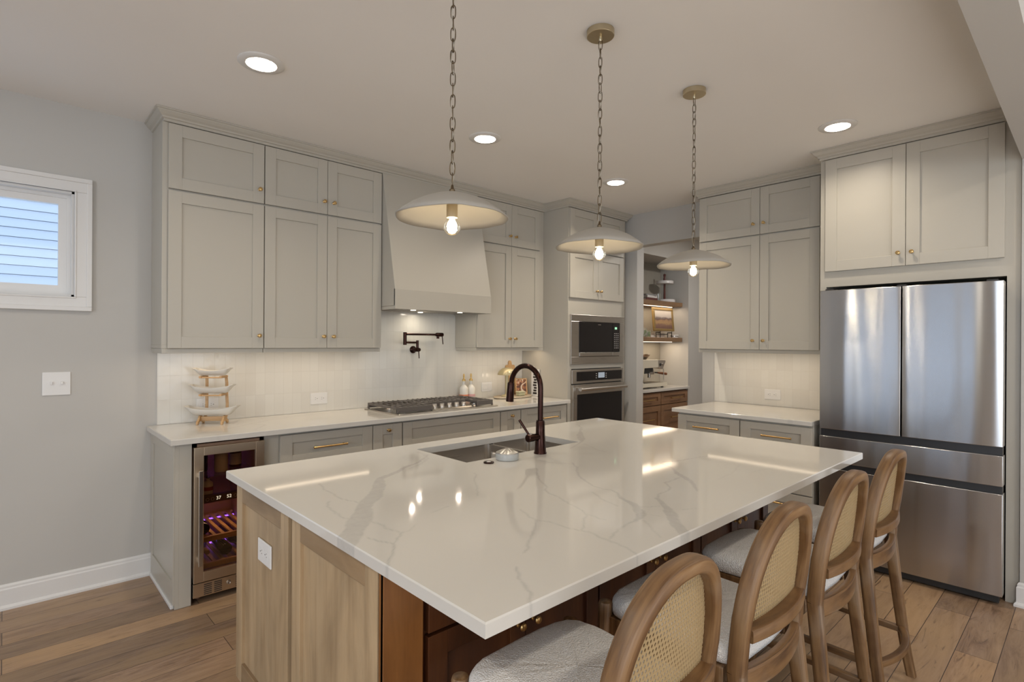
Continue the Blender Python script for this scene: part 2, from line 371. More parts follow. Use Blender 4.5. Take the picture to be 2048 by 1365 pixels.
def shaker(F, name, parent, u0, u1, z0, z1, m='cab', st=0.068, rail=None, t=0.02, d0=0.001):
    rail = rail or st; bm = B(); u0, u1 = min(u0, u1), max(u0, u1)
    F.box(bm, u0, u0+st, z0, z1, d0, d0+t); F.box(bm, u1-st, u1, z0, z1, d0, d0+t)
    F.box(bm, u0+st, u1-st, z0, z0+rail, d0, d0+t); F.box(bm, u0+st, u1-st, z1-rail, z1, d0, d0+t)
    F.box(bm, u0+st-0.003, u1-st+0.003, z0+rail-0.003, z1-rail+0.003, d0, d0+t*0.45)
    return obj(name, bm, m, parent, bev=0.0012)
def knob(F, parent, u, z, d=0.021, m='brass', s=1.0):
    bm = B(); lathe(bm, F.pt(u, z, d), [(0.009*s, 0), (0.009*s, 0.003*s), (0.0045*s, 0.006*s), (0.0045*s, 0.016*s), (0.011*s, 0.019*s), (0.0125*s, 0.024*s), (0.010*s, 0.028*s), (0.004*s, 0.0295*s)], 16, F.ax)
    k = obj('knob', bm, m, parent, smooth=True); k['label'] = 'small brass knob'; return k
def pull(F, parent, u0, u1, z, d=0.021, m='brass'):
    bm = B(); h = d+0.03; u0, u1 = min(u0, u1), max(u0, u1)
    cyl(bm, F.pt(u0, z, h), F.pt(u1, z, h), 0.0055, n=12)
    for u in (u0+0.012, u1-0.012): cyl(bm, F.pt(u, z, d), F.pt(u, z, h), 0.0045, n=10)
    for u in (u0, u1): lathe(bm, F.pt(u, z, h), [(0.0072, -0.004), (0.0072, 0.004)], 12, 'x' if F.ax == 'y' else 'y')
    k = obj('handle', bm, m, parent, smooth=True); k['label'] = 'slim brass bar handle'; return k
def arc(cx, cy, r, a0, a1, n): return [(cx+r*math.cos(a0+(a1-a0)*i/n), cy+r*math.sin(a0+(a1-a0)*i/n)) for i in range(n+1)]

# ------------------------------------------------------------------ the room
def holed_wall(name, ax, p0, p1, u0, u1, z0, z1, holes, m='wall'):
    """wall slab between planes p0,p1; holes = (ua, ub, za, zb)"""
    bm = B(); us = sorted({u0, u1, *[h[0] for h in holes], *[h[1] for h in holes]})
    for a, b in zip(us, us[1:]):
        spans = [(z0, z1)]
        for h in holes:
            if h[0] <= a and b <= h[1]:
                spans = [s for sp in spans for s in ((sp[0], min(sp[1], h[2])), (max(sp[0], h[3]), sp[1])) if s[1]-s[0] > 1e-4]
        for s in spans:
            if ax == 'y': box(bm, a, b, p0, p1, *s)
            else: box(bm, p0, p1, a, b, *s)
    bmesh.ops.remove_doubles(bm, verts=bm.verts[:], dist=1e-5)
    return struct(name, bm, m)
bm = B(); box(bm, -4.6, 7.2, -5.6, 4.2, -0.06, 0); struct('floor', bm, 'floor')
CAN_XY = [(0.894, 2.726), (2.280, 2.718), (3.680, 2.713), (3.698, 1.085)]
bm = B(); _xs = sorted({-4.6, 7.2, *[round(x+s, 4) for x, y in CAN_XY for s in (-0.07, 0.07)]}); _ys = sorted({-5.6, 4.2, *[round(y+s, 4) for x, y in CAN_XY for s in (-0.07, 0.07)]})
for a, b in zip(_xs, _xs[1:]):
    for c, d in zip(_ys, _ys[1:]):
        if not any(abs((a+b)/2-x) < 0.07 and abs((c+d)/2-y) < 0.07 for x, y in CAN_XY): box(bm, a, b, c, d, CE, CE+0.08)
bmesh.ops.remove_doubles(bm, verts=bm.verts[:], dist=1e-5)
box(bm, -4.6, 7.2, -5.6, 4.2, CE+0.081, CE+0.12); struct('ceiling', bm, 'ceil')
WIN = (-0.62, 0.291, 1.681, 2.276)
holed_wall('wall_back', 'y', YW, YW+0.14, -4.6, 4.90, 0, CE, [WIN])
holed_wall('wall_left', 'x', -4.6, -4.5, -5.6, 4.1, 0, CE, [(-3.1, 0.2, 0.25, 2.55), (1.35, 3.75, 0.25, 2.55)])
holed_wall('wall_front', 'y', -5.6, -5.5, -4.5, 7.2, 0, CE, [(-3.1, 3.5, 0.35, 2.5)])
DY0, DY1, DZ = 2.512, 3.234, 2.437
holed_wall('wall_right', 'x', XW, XW+0.12, 0.295, YW-0.001, 0, CE, [(DY0, DY1, -0.01, DZ)])
# pantry beyond the opening: nook wall, side, far walls
NY, NB, NX = 3.455, 3.85, 6.19
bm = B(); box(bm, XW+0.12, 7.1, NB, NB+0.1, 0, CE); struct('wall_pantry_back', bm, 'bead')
bm = B(); box(bm, NX, 7.1, NY, NB-0.001, 0, CE); struct('wall_pantry_side', bm, 'wall')
bm = B(); box(bm, XW+0.121, NX-0.001, NY, NB-0.001, 2.442, CE); struct('wall_pantry_header', bm, 'wall')
bm = B(); box(bm, 7.1, 7.2, -5.5, 4.1, 0, CE); struct('wall_pantry_far', bm, 'wall')
bm = B(); box(bm, XW+0.12, 7.1, 0.6, 0.7, 0, CE); struct('wall_pantry_front', bm, 'wall')
# dropped header (beam) over the wide opening to the living area, with its wall stub beside the refrigerator
bm = B(); box(bm, -4.5, 4.10, 0.167, 0.291, 2.465, CE); struct('trim_1', bm, 'wall')
bm = B(); box(bm, 4.10, 7.1, 0.167, 0.291, 0, CE); struct('wall_stub', bm, 'wall')
# backsplash tile
bm = B(); box(bm, 0.694, 2.064, YW-0.010, YW, 0.915, 1.40); box(bm, 2.064, 2.982, YW-0.010, YW, 0.915, 1.73); box(bm, 2.982, 3.822, YW-0.010, YW, 0.915, 1.40)
bmesh.ops.remove_doubles(bm, verts=bm.verts[:], dist=1e-5); struct('wall_backsplash', bm, 'tile_x')
bm = B(); box(bm, XW-0.010, XW, 1.312, 2.388, 0.915, 1.40); struct('wall_backsplash_side', bm, 'tile_y')
# baseboards
def baseboard(name, path):
    bm = B(); sweep2d(bm, path, [(0, 0), (0.024, 0), (0.024, 0.012), (0.018, 0.022), (0.014, 0.024), (0.014, 0.105), (0.010, 0.112), (0.010, 0.122), (0.004, 0.132), (0, 0.132)]); return struct(name, bm, 'trim')
baseboard('baseboard_back', [(-4.5, YW), (0.669, YW)])
baseboard('baseboard_stub', [(4.12, 0.2905), (4.10, 0.2905), (4.10, 0.1675), (4.3, 0.1675)])
# crown mouldings
CP = [(-0.02, 2.698), (0.006, 2.698), (0.006, 2.712), (0.014, 2.716), (0.018, 2.724), (0.030, 2.733), (0.040, 2.745), (0.044, 2.752), (0.050, 2.754), (0.050, CE-0.001), (-0.02, CE-0.001)]
bm = B(); sweep2d(bm, [(0.672, YW-0.001), (0.672, 3.655), (3.818, 3.655), (3.818, 3.335), (4.718, 3.335), (4.718, YW-0.001)][::-1], [(-a, z) for a, z in CP]); struct('trim_2', bm, 'cab', bev=0.0)
bm = B(); sweep2d(bm, [(XW-0.001, 2.378), (4.425, 2.378), (4.425, 1.308), (4.112, 1.308), (4.112, 0.296)][::-1], [(-a, z) for a, z in CP]); struct('trim_3', bm, 'cab')
# small window over the left wall
w = struct('window_1', (lambda b: (box(b, WIN[0], WIN[1], YW+0.002, YW+0.139, WIN[2], WIN[2]+0.012), box(b, WIN[0], WIN[1], YW+0.002, YW+0.139, WIN[3]-0.012, WIN[3]),
     box(b, WIN[0], WIN[0]+0.012, YW+0.002, YW+0.139, WIN[2], WIN[3]), box(b, WIN[1]-0.012, WIN[1], YW+0.002, YW+0.139, WIN[2], WIN[3]), b)[-1])(B()), 'trim')
bm = B()
for (a, b2, d) in ((0.0, 0.062, 0.014), (0.055, 0.080, 0.024), (0.0, 0.010, 0.018)):
    x0, x1, z0, z1 = WIN[0]-a, WIN[1]+a, WIN[2]-a, WIN[3]+a; X0, X1, Z0, Z1 = WIN[0]-b2, WIN[1]+b2, WIN[2]-b2, WIN[3]+b2
    box(bm, X0, X1, YW-d, YW-0.0005, Z0, z0); box(bm, X0, X1, YW-d, YW-0.0005, z1, Z1); box(bm, X0, x0, YW-d, YW-0.0005, z0, z1); box(bm, x1, X1, YW-d, YW-0.0005, z0, z1)
struct('window_casing', bm, 'trim', w, bev=0.003)
def sash(name, x0, x1, z0, z1, y0, y1, wd, par):
    bm = B(); box(bm, x0, x1, y0, y1, z0, z0+wd); box(bm, x0, x1, y0, y1, z1-wd, z1); box(bm, x0, x0+wd, y0, y1, z0+wd, z1-wd); box(bm, x1-wd, x1, y0, y1, z0+wd, z1-wd)
    return struct(name, bm, 'white', par)
sash('window_frame', WIN[0]+0.001, WIN[1]-0.001, WIN[2]+0.001, WIN[3]-0.001, YW+0.060, YW+0.125, 0.029, w)
sash('window_sash', WIN[0]+0.030, WIN[1]-0.030, WIN[2]+0.030, WIN[3]-0.030, YW+0.070, YW+0.110, 0.036, w)
bm = B(); box(bm, WIN[0]+0.060, WIN[1]-0.060, YW+0.088, YW+0.092, WIN[2]+0.060, WIN[3]-0.060); struct('window_pane', bm, 'winglass', w)
# big windows of the living area, behind and to the left of the camera
def big_window(name, ax, p, u0, u1, z0, z1, n):
    F = lambda bm, a, b, c, d, e, f: box(bm, a, b, e, f, c, d) if ax == 'y' else box(bm, e, f, a, b, c, d)
    bm = B(); F(bm, u0, u1, z0, z0+0.05, p-0.03, p+0.03); F(bm, u0, u1, z1-0.05, z1, p-0.03, p+0.03)
    for k in range(n+1):
        u = u0+0.025+(u1-u0-0.05)*k/n; F(bm, u-0.03, u+0.03, z0, z1, p-0.03, p+0.03)
    o = struct(name, bm, 'white')
    bm = B(); F(bm, u0, u1, z0, z1, p-0.003, p+0.003); struct('window_pane', bm, 'winglass', o)
big_window('window_2', 'x', -4.55, -3.1, 0.2, 0.25, 2.55, 3)
big_window('window_4', 'x', -4.55, 1.35, 3.75, 0.25, 2.55, 2)
big_window('window_3', 'y', -5.55, -3.1, 3.5, 0.35, 2.5, 6)
# neighbouring house with lap siding, seen through the small window
nh = thing('neighbouring_house', 'white lap-sided house wall outside the small window', 'house', (-2.0, 8.0, 0))
bm = B(); poly = [(8.2, 0.0)]
for k in range(55): poly += [(8.035, 0.102*k-0.001), (8.035, 0.102*k+0.004), (7.985, 0.102*k+0.004), (8.004, 0.102*(k+1)-0.001)]
poly += [(8.2, 0.102*55)]
prism(bm, poly, 'x', -7.0, 4.0); obj('siding', bm, 'siding', nh)
bm = B(); prism(bm, [(-10.2-8.0+a, z) for a, z in poly], 'y', -7.0, 9.0); o = obj('siding', bm, 'siding', nh)  # unseen side wing, added to mute sky reflections in the refrigerator
bm = B(); box(bm, -7.2, 4.2, 7.9, 8.3, 5.62, 5.75); obj('eave', bm, 'trim', nh)

# ------------------------------------------------------------------ counters with veins
def segdist(p, a, b):
    ax, ay = a[0], a[1]; bx, by = b[0], b[1]; dx, dy = bx-ax, by-ay; l = dx*dx+dy*dy
    t = 0 if l == 0 else max(0, min(1, ((p[0]-ax)*dx+(p[1]-ay)*dy)/l))
    return math.hypot(p[0]-ax-dx*t, p[1]-ay-dy*t), a[2]+(b[2]-a[2])*t
def countertop(name, label, x0, x1, y0, y1, z0, z1, step, veins, hole=None, group=None):
    ch = 0.003
    def axis(a, b, cuts):
        pts = [a+ch]; stops = sorted(cuts)+[b-ch]; cur = a+ch
        for s in stops:
            n = max(1, round((s-cur)/step)); pts += [cur+(s-cur)*k/n for k in range(1, n+1)]; cur = s
        return pts
    hx = [hole[0], hole[1]] if hole else []; hy = [hole[2], hole[3]] if hole else []
    xs, ys = axis(x0, x1, hx), axis(y0, y1, hy); nx, ny = len(xs), len(ys)
    bm = B(); lay = bm.verts.layers.float.new('vein')
    def val(x, y):
        q = noise.noise((x*9, y*9, 1.7)); r2 = noise.noise((x*9, y*9, 8.3)); q2 = noise.noise((x*40, y*40, 3.1)); r3 = noise.noise((x*40, y*40, 5.1))
        p = (x+0.016*q+0.005*q2, y+0.016*r2+0.005*r3); best = 0
        for pl, k in veins:
            bx = pl[0]
            for a, b in zip(pl, pl[1:]):
                if min(a[0], b[0])-0.12 > p[0] or max(a[0], b[0])+0.12 < p[0] or min(a[1], b[1])-0.12 > p[1] or max(a[1], b[1])+0.12 < p[1]: continue
                d, w = segdist(p, a, b); w = max(w, 0.002)
                e = max(0.003, w*0.18); v = k*max(0, min(1, (w-d)/e+0.5)) if w > 0.006 else k*math.exp(-(d/(w+0.0015))**2)
                best = max(best, v)
        return best
    g = [[None]*ny for _ in xs]
    for i, x in enumerate(xs):
        for j, y in enumerate(ys):
            v = bm.verts.new((x, y, z1)); v[lay] = val(x, y); g[i][j] = v
    inh = lambda x, y: hole and hole[0]+1e-6 < x < hole[1]-1e-6 and hole[2]+1e-6 < y < hole[3]-1e-6
    for i in range(nx-1):
        for j in range(ny-1):
            if not inh((xs[i]+xs[i+1])/2, (ys[j]+ys[j+1])/2): bm.faces.new((g[i][j], g[i+1][j], g[i+1][j+1], g[i][j+1]))
    def skirt(loop, rows, closed=True):
        prev = loop
        for dz, push in rows:
            cur = []
            for v in loop:
                px, py = push(v.co.x, v.co.y); nv = bm.verts.new((px, py, dz)); nv[lay] = v[lay]; cur.append(nv)
            for k in range(len(loop)): bm.faces.new((prev[k], cur[k], cur[(k+1) % len(loop)], prev[(k+1) % len(loop)]))
            prev = cur
        return prev
    lp = [g[i][0] for i in range(nx)] + [g[nx-1][j] for j in range(1, ny)] + [g[i][ny-1] for i in range(nx-2, -1, -1)] + [g[0][j] for j in range(ny-2, 0, -1)]
    def out(x, y): return (x0 if x < x0+ch*1.5 else x1 if x > x1-ch*1.5 else x, y0 if y < y0+ch*1.5 else y1 if y > y1-ch*1.5 else y)
    last = skirt(lp, [(z1-ch, out), (z0, out)])
    if hole:
        ia, ib = min(range(nx), key=lambda i: abs(xs[i]-hole[0])), min(range(nx), key=lambda i: abs(xs[i]-hole[1]))
        ja, jb = min(range(ny), key=lambda j: abs(ys[j]-hole[2])), min(range(ny), key=lambda j: abs(ys[j]-hole[3]))
        hl = [g[i][ja] for i in range(ia, ib+1)] + [g[ib][j] for j in range(ja+1, jb+1)] + [g[i][jb] for i in range(ib-1, ia-1, -1)] + [g[ia][j] for j in range(jb-1, ja, -1)]
        sk = skirt(hl, [(z0, lambda x, y: (x, y))])
        for (a, b, c, d) in ((x0, x1, y0, hole[2]), (x0, x1, hole[3], y1), (x0, hole[0], hole[2], hole[3]), (hole[1], x1, hole[2], hole[3])):
            bm.faces.new([bm.verts.new(p) for p in ((a, c, z0), (a, d, z0), (b, d, z0), (b, c, z0))])
    else:
        bm.faces.new(last[::-1])
    bmesh.ops.remove_doubles(bm, verts=bm.verts[:], dist=1e-6)
    return tag(obj(name, bm, 'quartz'), label, 'countertop', group)
SLAB = (0.658, 3.042, 0.775, 2.390)
HOLE = (1.474, 2.225, 1.868, 2.262)
VEINS = [
    ([(1.443,2.118,0.0043),(1.333,2.017,0.0066),(1.220,1.964,0.0099),(1.130,1.905,0.0123),(1.065,1.867,0.0161),(0.987,1.762,0.0218),(0.917,1.671,0.0250),(0.856,1.595,0.0255),(0.795,1.514,0.0312),(0.729,1.423,0.0340),(0.687,1.370,0.0349),(0.638,1.316,0.0312)], 0.75),
    ([(0.850,1.949,0.0020),(0.829,1.859,0.0020),(0.831,1.814,0.0020),(0.823,1.739,0.0020),(0.828,1.695,0.0020),(0.849,1.631,0.0020)], 0.80),
    ([(0.779,1.701,0.0020),(0.748,1.622,0.0020),(0.736,1.579,0.0020),(0.735,1.536,0.0020),(0.750,1.486,0.0020)], 0.70),
    ([(0.781,1.434,0.0020),(0.791,1.385,0.0020),(0.785,1.334,0.0020),(0.797,1.302,0.0020)], 0.70),
    ([(0.711,1.323,0.0020),(0.721,1.275,0.0020),(0.733,1.240,0.0020),(0.759,1.265,0.0020),(0.796,1.308,0.0020)], 0.80),
    ([(0.733,1.240,0.0020),(0.702,1.179,0.0020),(0.676,1.153,0.0020),(0.645,1.111,0.0020)], 0.90),
    ([(0.796,1.308,0.0020),(0.821,1.302,0.0020),(0.866,1.329,0.0020)], 0.45),
    ([(1.626,1.593,0.0020),(1.551,1.510,0.0020),(1.462,1.395,0.0020),(1.418,1.334,0.0020),(1.394,1.295,0.0020),(1.384,1.246,0.0020)], 0.90),
    ([(1.384,1.246,0.0020),(1.363,1.187,0.0020),(1.319,1.097,0.0020),(1.290,1.051,0.0020),(1.241,1.021,0.0020),(1.182,0.983,0.0020)], 0.70),
    ([(1.301,1.060,0.0020),(1.303,1.020,0.0020),(1.307,0.992,0.0020)], 0.60),
    ([(1.179,1.223,0.0020),(1.153,1.155,0.0020),(1.152,1.113,0.0020),(1.170,1.079,0.0020),(1.171,1.032,0.0020),(1.188,0.956,0.0020),(1.176,0.875,0.0020),(1.163,0.829,0.0020),(1.139,0.772,0.0020)], 0.70),
    ([(1.150,1.121,0.0020),(1.095,1.077,0.0020),(1.026,1.029,0.0020),(0.987,1.002,0.0020),(0.948,0.970,0.0020)], 0.80),
    ([(0.880,0.917,0.0020),(0.839,0.874,0.0020),(0.827,0.848,0.0020),(0.816,0.826,0.0020),(0.800,0.797,0.0020),(0.777,0.766,0.0020)], 0.85),
    ([(1.817,1.563,0.0020),(1.743,1.478,0.0020),(1.667,1.397,0.0020),(1.610,1.323,0.0020),(1.574,1.267,0.0020),(1.564,1.213,0.0020),(1.578,1.182,0.0033),(1.559,1.140,0.0038),(1.529,1.093,0.0071),(1.512,1.054,0.0085),(1.487,1.017,0.0118),(1.445,0.971,0.0161),(1.401,0.945,0.0127),(1.356,0.930,0.0038),(1.335,0.925,0.0020)], 0.80),
    ([(1.335,0.925,0.0020),(1.300,0.915,0.0020),(1.268,0.906,0.0020),(1.226,0.896,0.0020),(1.188,0.884,0.0020)], 0.70),
    ([(1.383,0.924,0.0020),(1.353,0.879,0.0020),(1.319,0.833,0.0020),(1.293,0.794,0.0020)], 0.45),
    ([(1.610,1.021,0.0080),(1.574,0.976,0.0090),(1.533,0.927,0.0127),(1.497,0.885,0.0189),(1.454,0.848,0.0203),(1.415,0.812,0.0194),(1.376,0.771,0.0170),(1.352,0.740,0.0114)], 0.75),
    ([(2.405,1.243,0.0020),(2.283,1.262,0.0020),(2.194,1.285,0.0052),(2.147,1.299,0.0123),(2.100,1.288,0.0080),(2.054,1.215,0.0043),(1.986,1.147,0.0095),(1.946,1.096,0.0118),(1.886,1.038,0.0090),(1.804,0.964,0.0024)], 0.75),
    ([(1.932,1.108,0.0020),(1.881,1.112,0.0020),(1.824,1.112,0.0020),(1.774,1.053,0.0020),(1.734,1.035,0.0020),(1.685,1.035,0.0020),(1.645,1.030,0.0020),(1.599,1.014,0.0043)], 0.80),
    ([(2.690,2.291,0.0020),(2.661,2.233,0.0020),(2.608,2.172,0.0052),(2.498,2.092,0.0071),(2.383,1.985,0.0208),(2.313,1.919,0.0231),(2.237,1.866,0.0061),(2.153,1.826,0.0020),(2.059,1.785,0.0020)], 0.75),
    ([(2.206,1.817,0.0020),(2.165,1.745,0.0020),(2.135,1.686,0.0020),(2.124,1.613,0.0020)], 0.50),
    ([(1.749,1.691,0.0020),(1.752,1.634,0.0020),(1.784,1.592,0.0020),(1.798,1.541,0.0020),(1.757,1.490,0.0020),(1.715,1.443,0.0020),(1.673,1.402,0.0020)], 0.60),
    ([(1.654,1.376,0.0020),(1.616,1.327,0.0020)], 0.60),
    ([(1.373,1.702,0.0020),(1.314,1.616,0.0020),(1.261,1.546,0.0020),(1.173,1.434,0.0020)], 0.60),
    ([(0.958,1.394,0.0020),(0.999,1.398,0.0020),(1.039,1.403,0.0020)], 0.50),
    ([(1.440,2.197,0.0076),(1.429,2.130,0.0085),(1.406,2.063,0.0080),(1.358,2.008,0.0071),(1.316,1.979,0.0061),(1.229,1.933,0.0047)], 0.35),
    ([(1.483,0.992,0.0020),(1.516,0.976,0.0020),(1.547,0.963,0.0020)], 0.50),
    ([(1.560,0.895,0.0020),(1.587,0.885,0.0020),(1.615,0.874,0.0020)], 0.50),
    ([(1.511,1.216,0.0020),(1.475,1.133,0.0020),(1.444,1.048,0.0020)], 0.60),
    ([(1.446,0.931,0.0020),(1.456,0.902,0.0020)], 0.40),
    ([(2.019,0.990,0.0020),(2.334,1.055,0.0020)], 0.25),
    ([(2.229,0.966,0.0020),(2.416,0.920,0.0020),(2.431,0.846,0.0020)], 0.20),
]
countertop('island_countertop', 'large white quartz slab with grey veins on the wooden island', *SLAB, 0.884, 0.914, 0.0065, VEINS, HOLE)
HV = [([(1.02, 3.93, .004), (1.00, 3.80, .004), (1.10, 3.66, .003), (1.20, 3.55, .003), (1.09, 3.40, .003), (1.07, 3.28, .002)], 0.6), ([(0.75, 3.60, .006), (0.95, 3.50, .008), (1.30, 3.75, .008), (1.9, 3.9, .006)], 0.3), ([(0.86, 3.35, .003), (0.88, 3.28, .003)], 0.8), ([(3.35, 3.45, .003), (3.37, 3.30, .002)], 0.5)]
countertop('range_wall_countertop', 'long white quartz worktop along the range wall, over the wine cooler', 0.642, 3.815, 3.304, YW-0.011, 0.884, 0.914, 0.016, HV)
countertop('fridge_wall_countertop', 'short white quartz worktop left of the refrigerator', 3.982, XW-0.011, 1.312, 2.365, 0.884, 0.914, 0.016, [([(4.0, 2.2, .004), (4.2, 2.0, .004), (4.1, 1.6, .006), (3.98, 1.45, .01)], 0.4)])

# ------------------------------------------------------------------ range wall: wall cabinets
FU = Face('y', 3.665)
ZB, ZM0, ZM1, ZT = 1.392, 2.306, 2.317, 2.690
def wall_cabinet(label, F, u0, u1, back, doors, name='wall_cabinet', zc=(1.390, 2.698), rail=(1.362, 1.389), group='wall cabinets', ends=(0.0, 0.0)):
    """doors = list of (u0, u1, z0, z1, knob_u, knob_z)"""
    if F.ax == 'y': t = thing(name, label, 'cabinet', ((u0+u1)/2, back, zc[0]), group)
    else: t = thing(name, label, 'cabinet', (back, (u0+u1)/2, zc[0]), group)
    bm = B(); dep = abs(back-F.pl)
    F.box(bm, u0, u1, zc[0]+0.02, zc[1], -dep+0.001, 0)
    F.box(bm, u0, u1, zc[0], zc[0]+0.02, -dep+0.001, 0)
    obj('carcass', bm, 'cab', t, 0.001)
    if rail:
        bm = B(); F.box(bm, u0+0.001, u1-0.001, rail[0], rail[1], -0.02, 0.004)
        if ends[0]: F.box(bm, u0+0.001, u0+0.02, rail[0], rail[1], -dep+0.015, -0.02)
        if ends[1]: F.box(bm, u1-0.02, u1-0.001, rail[0], rail[1], -dep+0.015, -0.02)
        obj('light_rail', bm, 'cab', t, 0.002)
        bm = B(); F.box(bm, u0+0.05, u1-0.05, rail[1]-0.012, rail[1]-0.001, -0.075, -0.055); s = obj('light_strip', bm, M['strip'], t); s['label'] = 'warm glowing light strip'
    for d in doors:
        o = shaker(F, 'door', t, *d[:4]); knob(F, o, d[4], d[5])
    return t
M['strip'] = emit('warm_strip', (1.0, 0.82, 0.60), 3.0)
wall_cabinet('grey single-door wall cabinet at the left end of the range wall', FU, 0.662, 1.2205, YW, [(0.690, 1.2175, ZM1, ZT, 1.189, 2.401), (0.690, 1.2175, ZB, ZM0, 1.189, 1.471)], ends=(1, 0))
wall_cabinet('grey double-door wall cabinet just left of the range hood', FU, 1.2215, 2.062, YW, [(1.2235, 1.6385, ZM1, ZT, 1.613, 2.401), (1.6415, 2.058, ZM1, ZT, 1.683, 2.401), (1.2235, 1.6385, ZB, ZM0, 1.613, 1.471), (1.6415, 2.058, ZB, ZM0, 1.683, 1.471)], ends=(0, 1))
wall_cabinet('grey double-door wall cabinet between the range hood and the oven tower', FU, 2.984, 3.822, YW, [(2.990, 3.3815, ZM1, ZT, 3.356, 2.401), (3.3845, 3.755, ZM1, ZT, 3.426, 2.401), (2.990, 3.3815, ZB, ZM0, 3.356, 1.471), (3.3845, 3.755, ZB, ZM0, 3.426, 1.471)], ends=(1, 0))
FX = Face('x', 4.442)
wall_cabinet('grey double-door wall cabinet above the short worktop beside the refrigerator', FX, 1.312, 2.378, XW, [(1.852, 2.368, ZM1, ZT, 1.898, 2.401), (1.412, 1.8485, ZM1, ZT, 1.816, 2.401), (1.852, 2.368, ZB, ZM0, 1.898, 1.464), (1.412, 1.8485, ZB, ZM0, 1.816, 1.464)], ends=(0, 1))
for (nm, x0, x1) in (('a', 0.72, 1.20), ('b', 1.27, 2.02), ('c', 3.03, 3.78)):
    lamp('under_cabinet_light', 'AREA', ((x0+x1)/2, 3.73, 1.374), 1.0*(x1-x0), WARM, (0, 0, 0), shape='RECTANGLE', size=x1-x0, size_y=0.06)
lamp('under_cabinet_light', 'AREA', (4.51, 1.86, 1.374), 1.1, WARM, (0, 0, R(90)), shape='RECTANGLE', size=0.95, size_y=0.06)

# range hood
t = thing('range_hood', 'smooth tapered grey range hood over the cooktop', 'range hood', (2.523, YW, 1.675))
bm = B(); prism(bm, [(YW-0.012, 1.70), (3.462, 1.70), (3.462, 1.822), (3.505, 2.02), (3.645, 2.697), (YW-0.001, 2.697), (YW-0.001, 1.735), (YW-0.012, 1.735)], 'x', 2.066, 2.980); obj('body', bm, 'cab', t, 0.002)
bm = B(); box(bm, 2.066, 2.980, 3.458, 3.476, 1.676, 1.8215); box(bm, 2.066, 2.084, 3.476, 3.94, 1.676, 1.699); box(bm, 2.962, 2.980, 3.476, 3.94, 1.676, 1.699); obj('bottom_band', bm, 'cab', t, 0.0015)
bm = B(); box(bm, 2.11, 2.94, 3.50, 3.92, 1.688, 1.6995)
for k in range(18): box(bm, 2.13+k*0.044, 2.15+k*0.044, 3.53, 3.89, 1.683, 1.688)
obj('filter', bm, 'steel', t)
M['hoodglow'] = emit('hood_lamp_glow', (1.0, 0.90, 0.74), 9.0)
for hx, hy in ((2.31, 3.60), (2.76, 3.60), (2.52, 3.82)):
    bm = B(); lathe(bm, (hx, hy, 1.6825), [(0.020, 0), (0.020, -0.003), (0.001, -0.003)], 24); o = obj('hood_lamp', bm, 'hoodglow', t); o['label'] = 'round glowing hood lamp'
    lamp('hood_lamp_light', 'AREA', (hx, hy, 1.677), 0.55, (1.0, 0.88, 0.70), shape='DISK', size=0.03)


# ------------------------------------------------------------------ range wall: base run
FB = Face('y', 3.367)
def base_cabinet(label, F, u0, u1, back, fronts, toe=0.10, name='base_cabinet', group='base cabinets', m='cab', top=0.883):
    t = thing(name, label, 'cabinet', ((u0+u1)/2, back, 0) if F.ax == 'y' else (back, (u0+u1)/2, 0), group)
    bm = B(); dep = abs(back-F.pl)
    F.box(bm, u0, u1, toe, top, -dep+0.001, 0); F.box(bm, u0, u1, 0, toe, -dep+0.001, -0.06); obj('carcass', bm, m, t, 0.001)
    for f in fronts:
        kind, a, b, z0, z1 = f[:5]
        o = shaker(F, 'drawer' if kind[0] == 'd' else 'door', t, a, b, z0, z1, m, st=min(0.073, (b-a)*0.34), rail=min(0.05, (z1-z0)*0.34) if z1-z0 < 0.22 else 0.068)
        if f[5] == 'k': knob(F, o, f[6], f[7])
        elif f[5] == 'p': pull(F, o, f[6], f[7], f[8])
    return t
t = thing('cabinet_end_panel', 'grey panelled end of the base run beside the wine cooler', 'cabinet panel', (0.67, 3.65, 0), None)
bm = B(); box(bm, 0.671, 0.690, 3.347, YW-0.001, 0, 0.883); obj('panel', bm, 'cab', t, 0.001)
bm = B(); box(bm, 0.690, 0.7495, 3.347, 3.40, 0, 0.883); obj('face_stile', bm, 'cab', t, 0.001)
bm = B(); box(bm, 0.6635, 0.671, 3.347, YW-0.026, 0.024, 0.14); box(bm, 0.6635, 0.671, 3.347, 3.385, 0.14, 0.883); box(bm, 0.6635, 0.671, 3.90, YW-0.002, 0.14, 0.883); box(bm, 0.6635, 0.671, 3.385, 3.90, 0.815, 0.883); obj('panel_frame', bm, 'cab', t, 0.001)
bm = B(); box(bm, 0.655, 0.671, 3.362, YW-0.026, 0.0, 0.022); obj('shoe_moulding', bm, 'trim', t, 0.004)
base_cabinet('narrow grey filler beside the wine cooler, right of its hinges', FB, 1.132, 1.2165, YW, [], name='filler_panel', group=None)
base_cabinet('grey base cabinet with a wide brass-pull drawer, right of the wine cooler', FB, 1.2175, 1.832, YW, [('d', 1.219, 1.830, 0.690, 0.866, 'p', 1.418, 1.632, 0.776), ('d', 1.219, 1.830, 0.395, 0.684, 'p', 1.418, 1.632, 0.61), ('d', 1.219, 1.830, 0.105, 0.389, 'p', 1.418, 1.632, 0.315)])
base_cabinet('narrow grey pull-out base cabinet at the left side of the cooktop', FB, 1.833, 2.063, YW, [('o', 1.836, 2.060, 0.105, 0.866, 'k', 1.949, 0.827)])
base_cabinet('wide grey base cabinet directly under the gas cooktop', FB, 2.065, 2.990, YW, [('d', 2.070, 2.986, 0.690, 0.866, 'n'), ('d', 2.070, 2.986, 0.395, 0.684, 'p', 2.42, 2.63, 0.61), ('d', 2.070, 2.986, 0.105, 0.389, 'p', 2.42, 2.63, 0.315)], top=0.88)
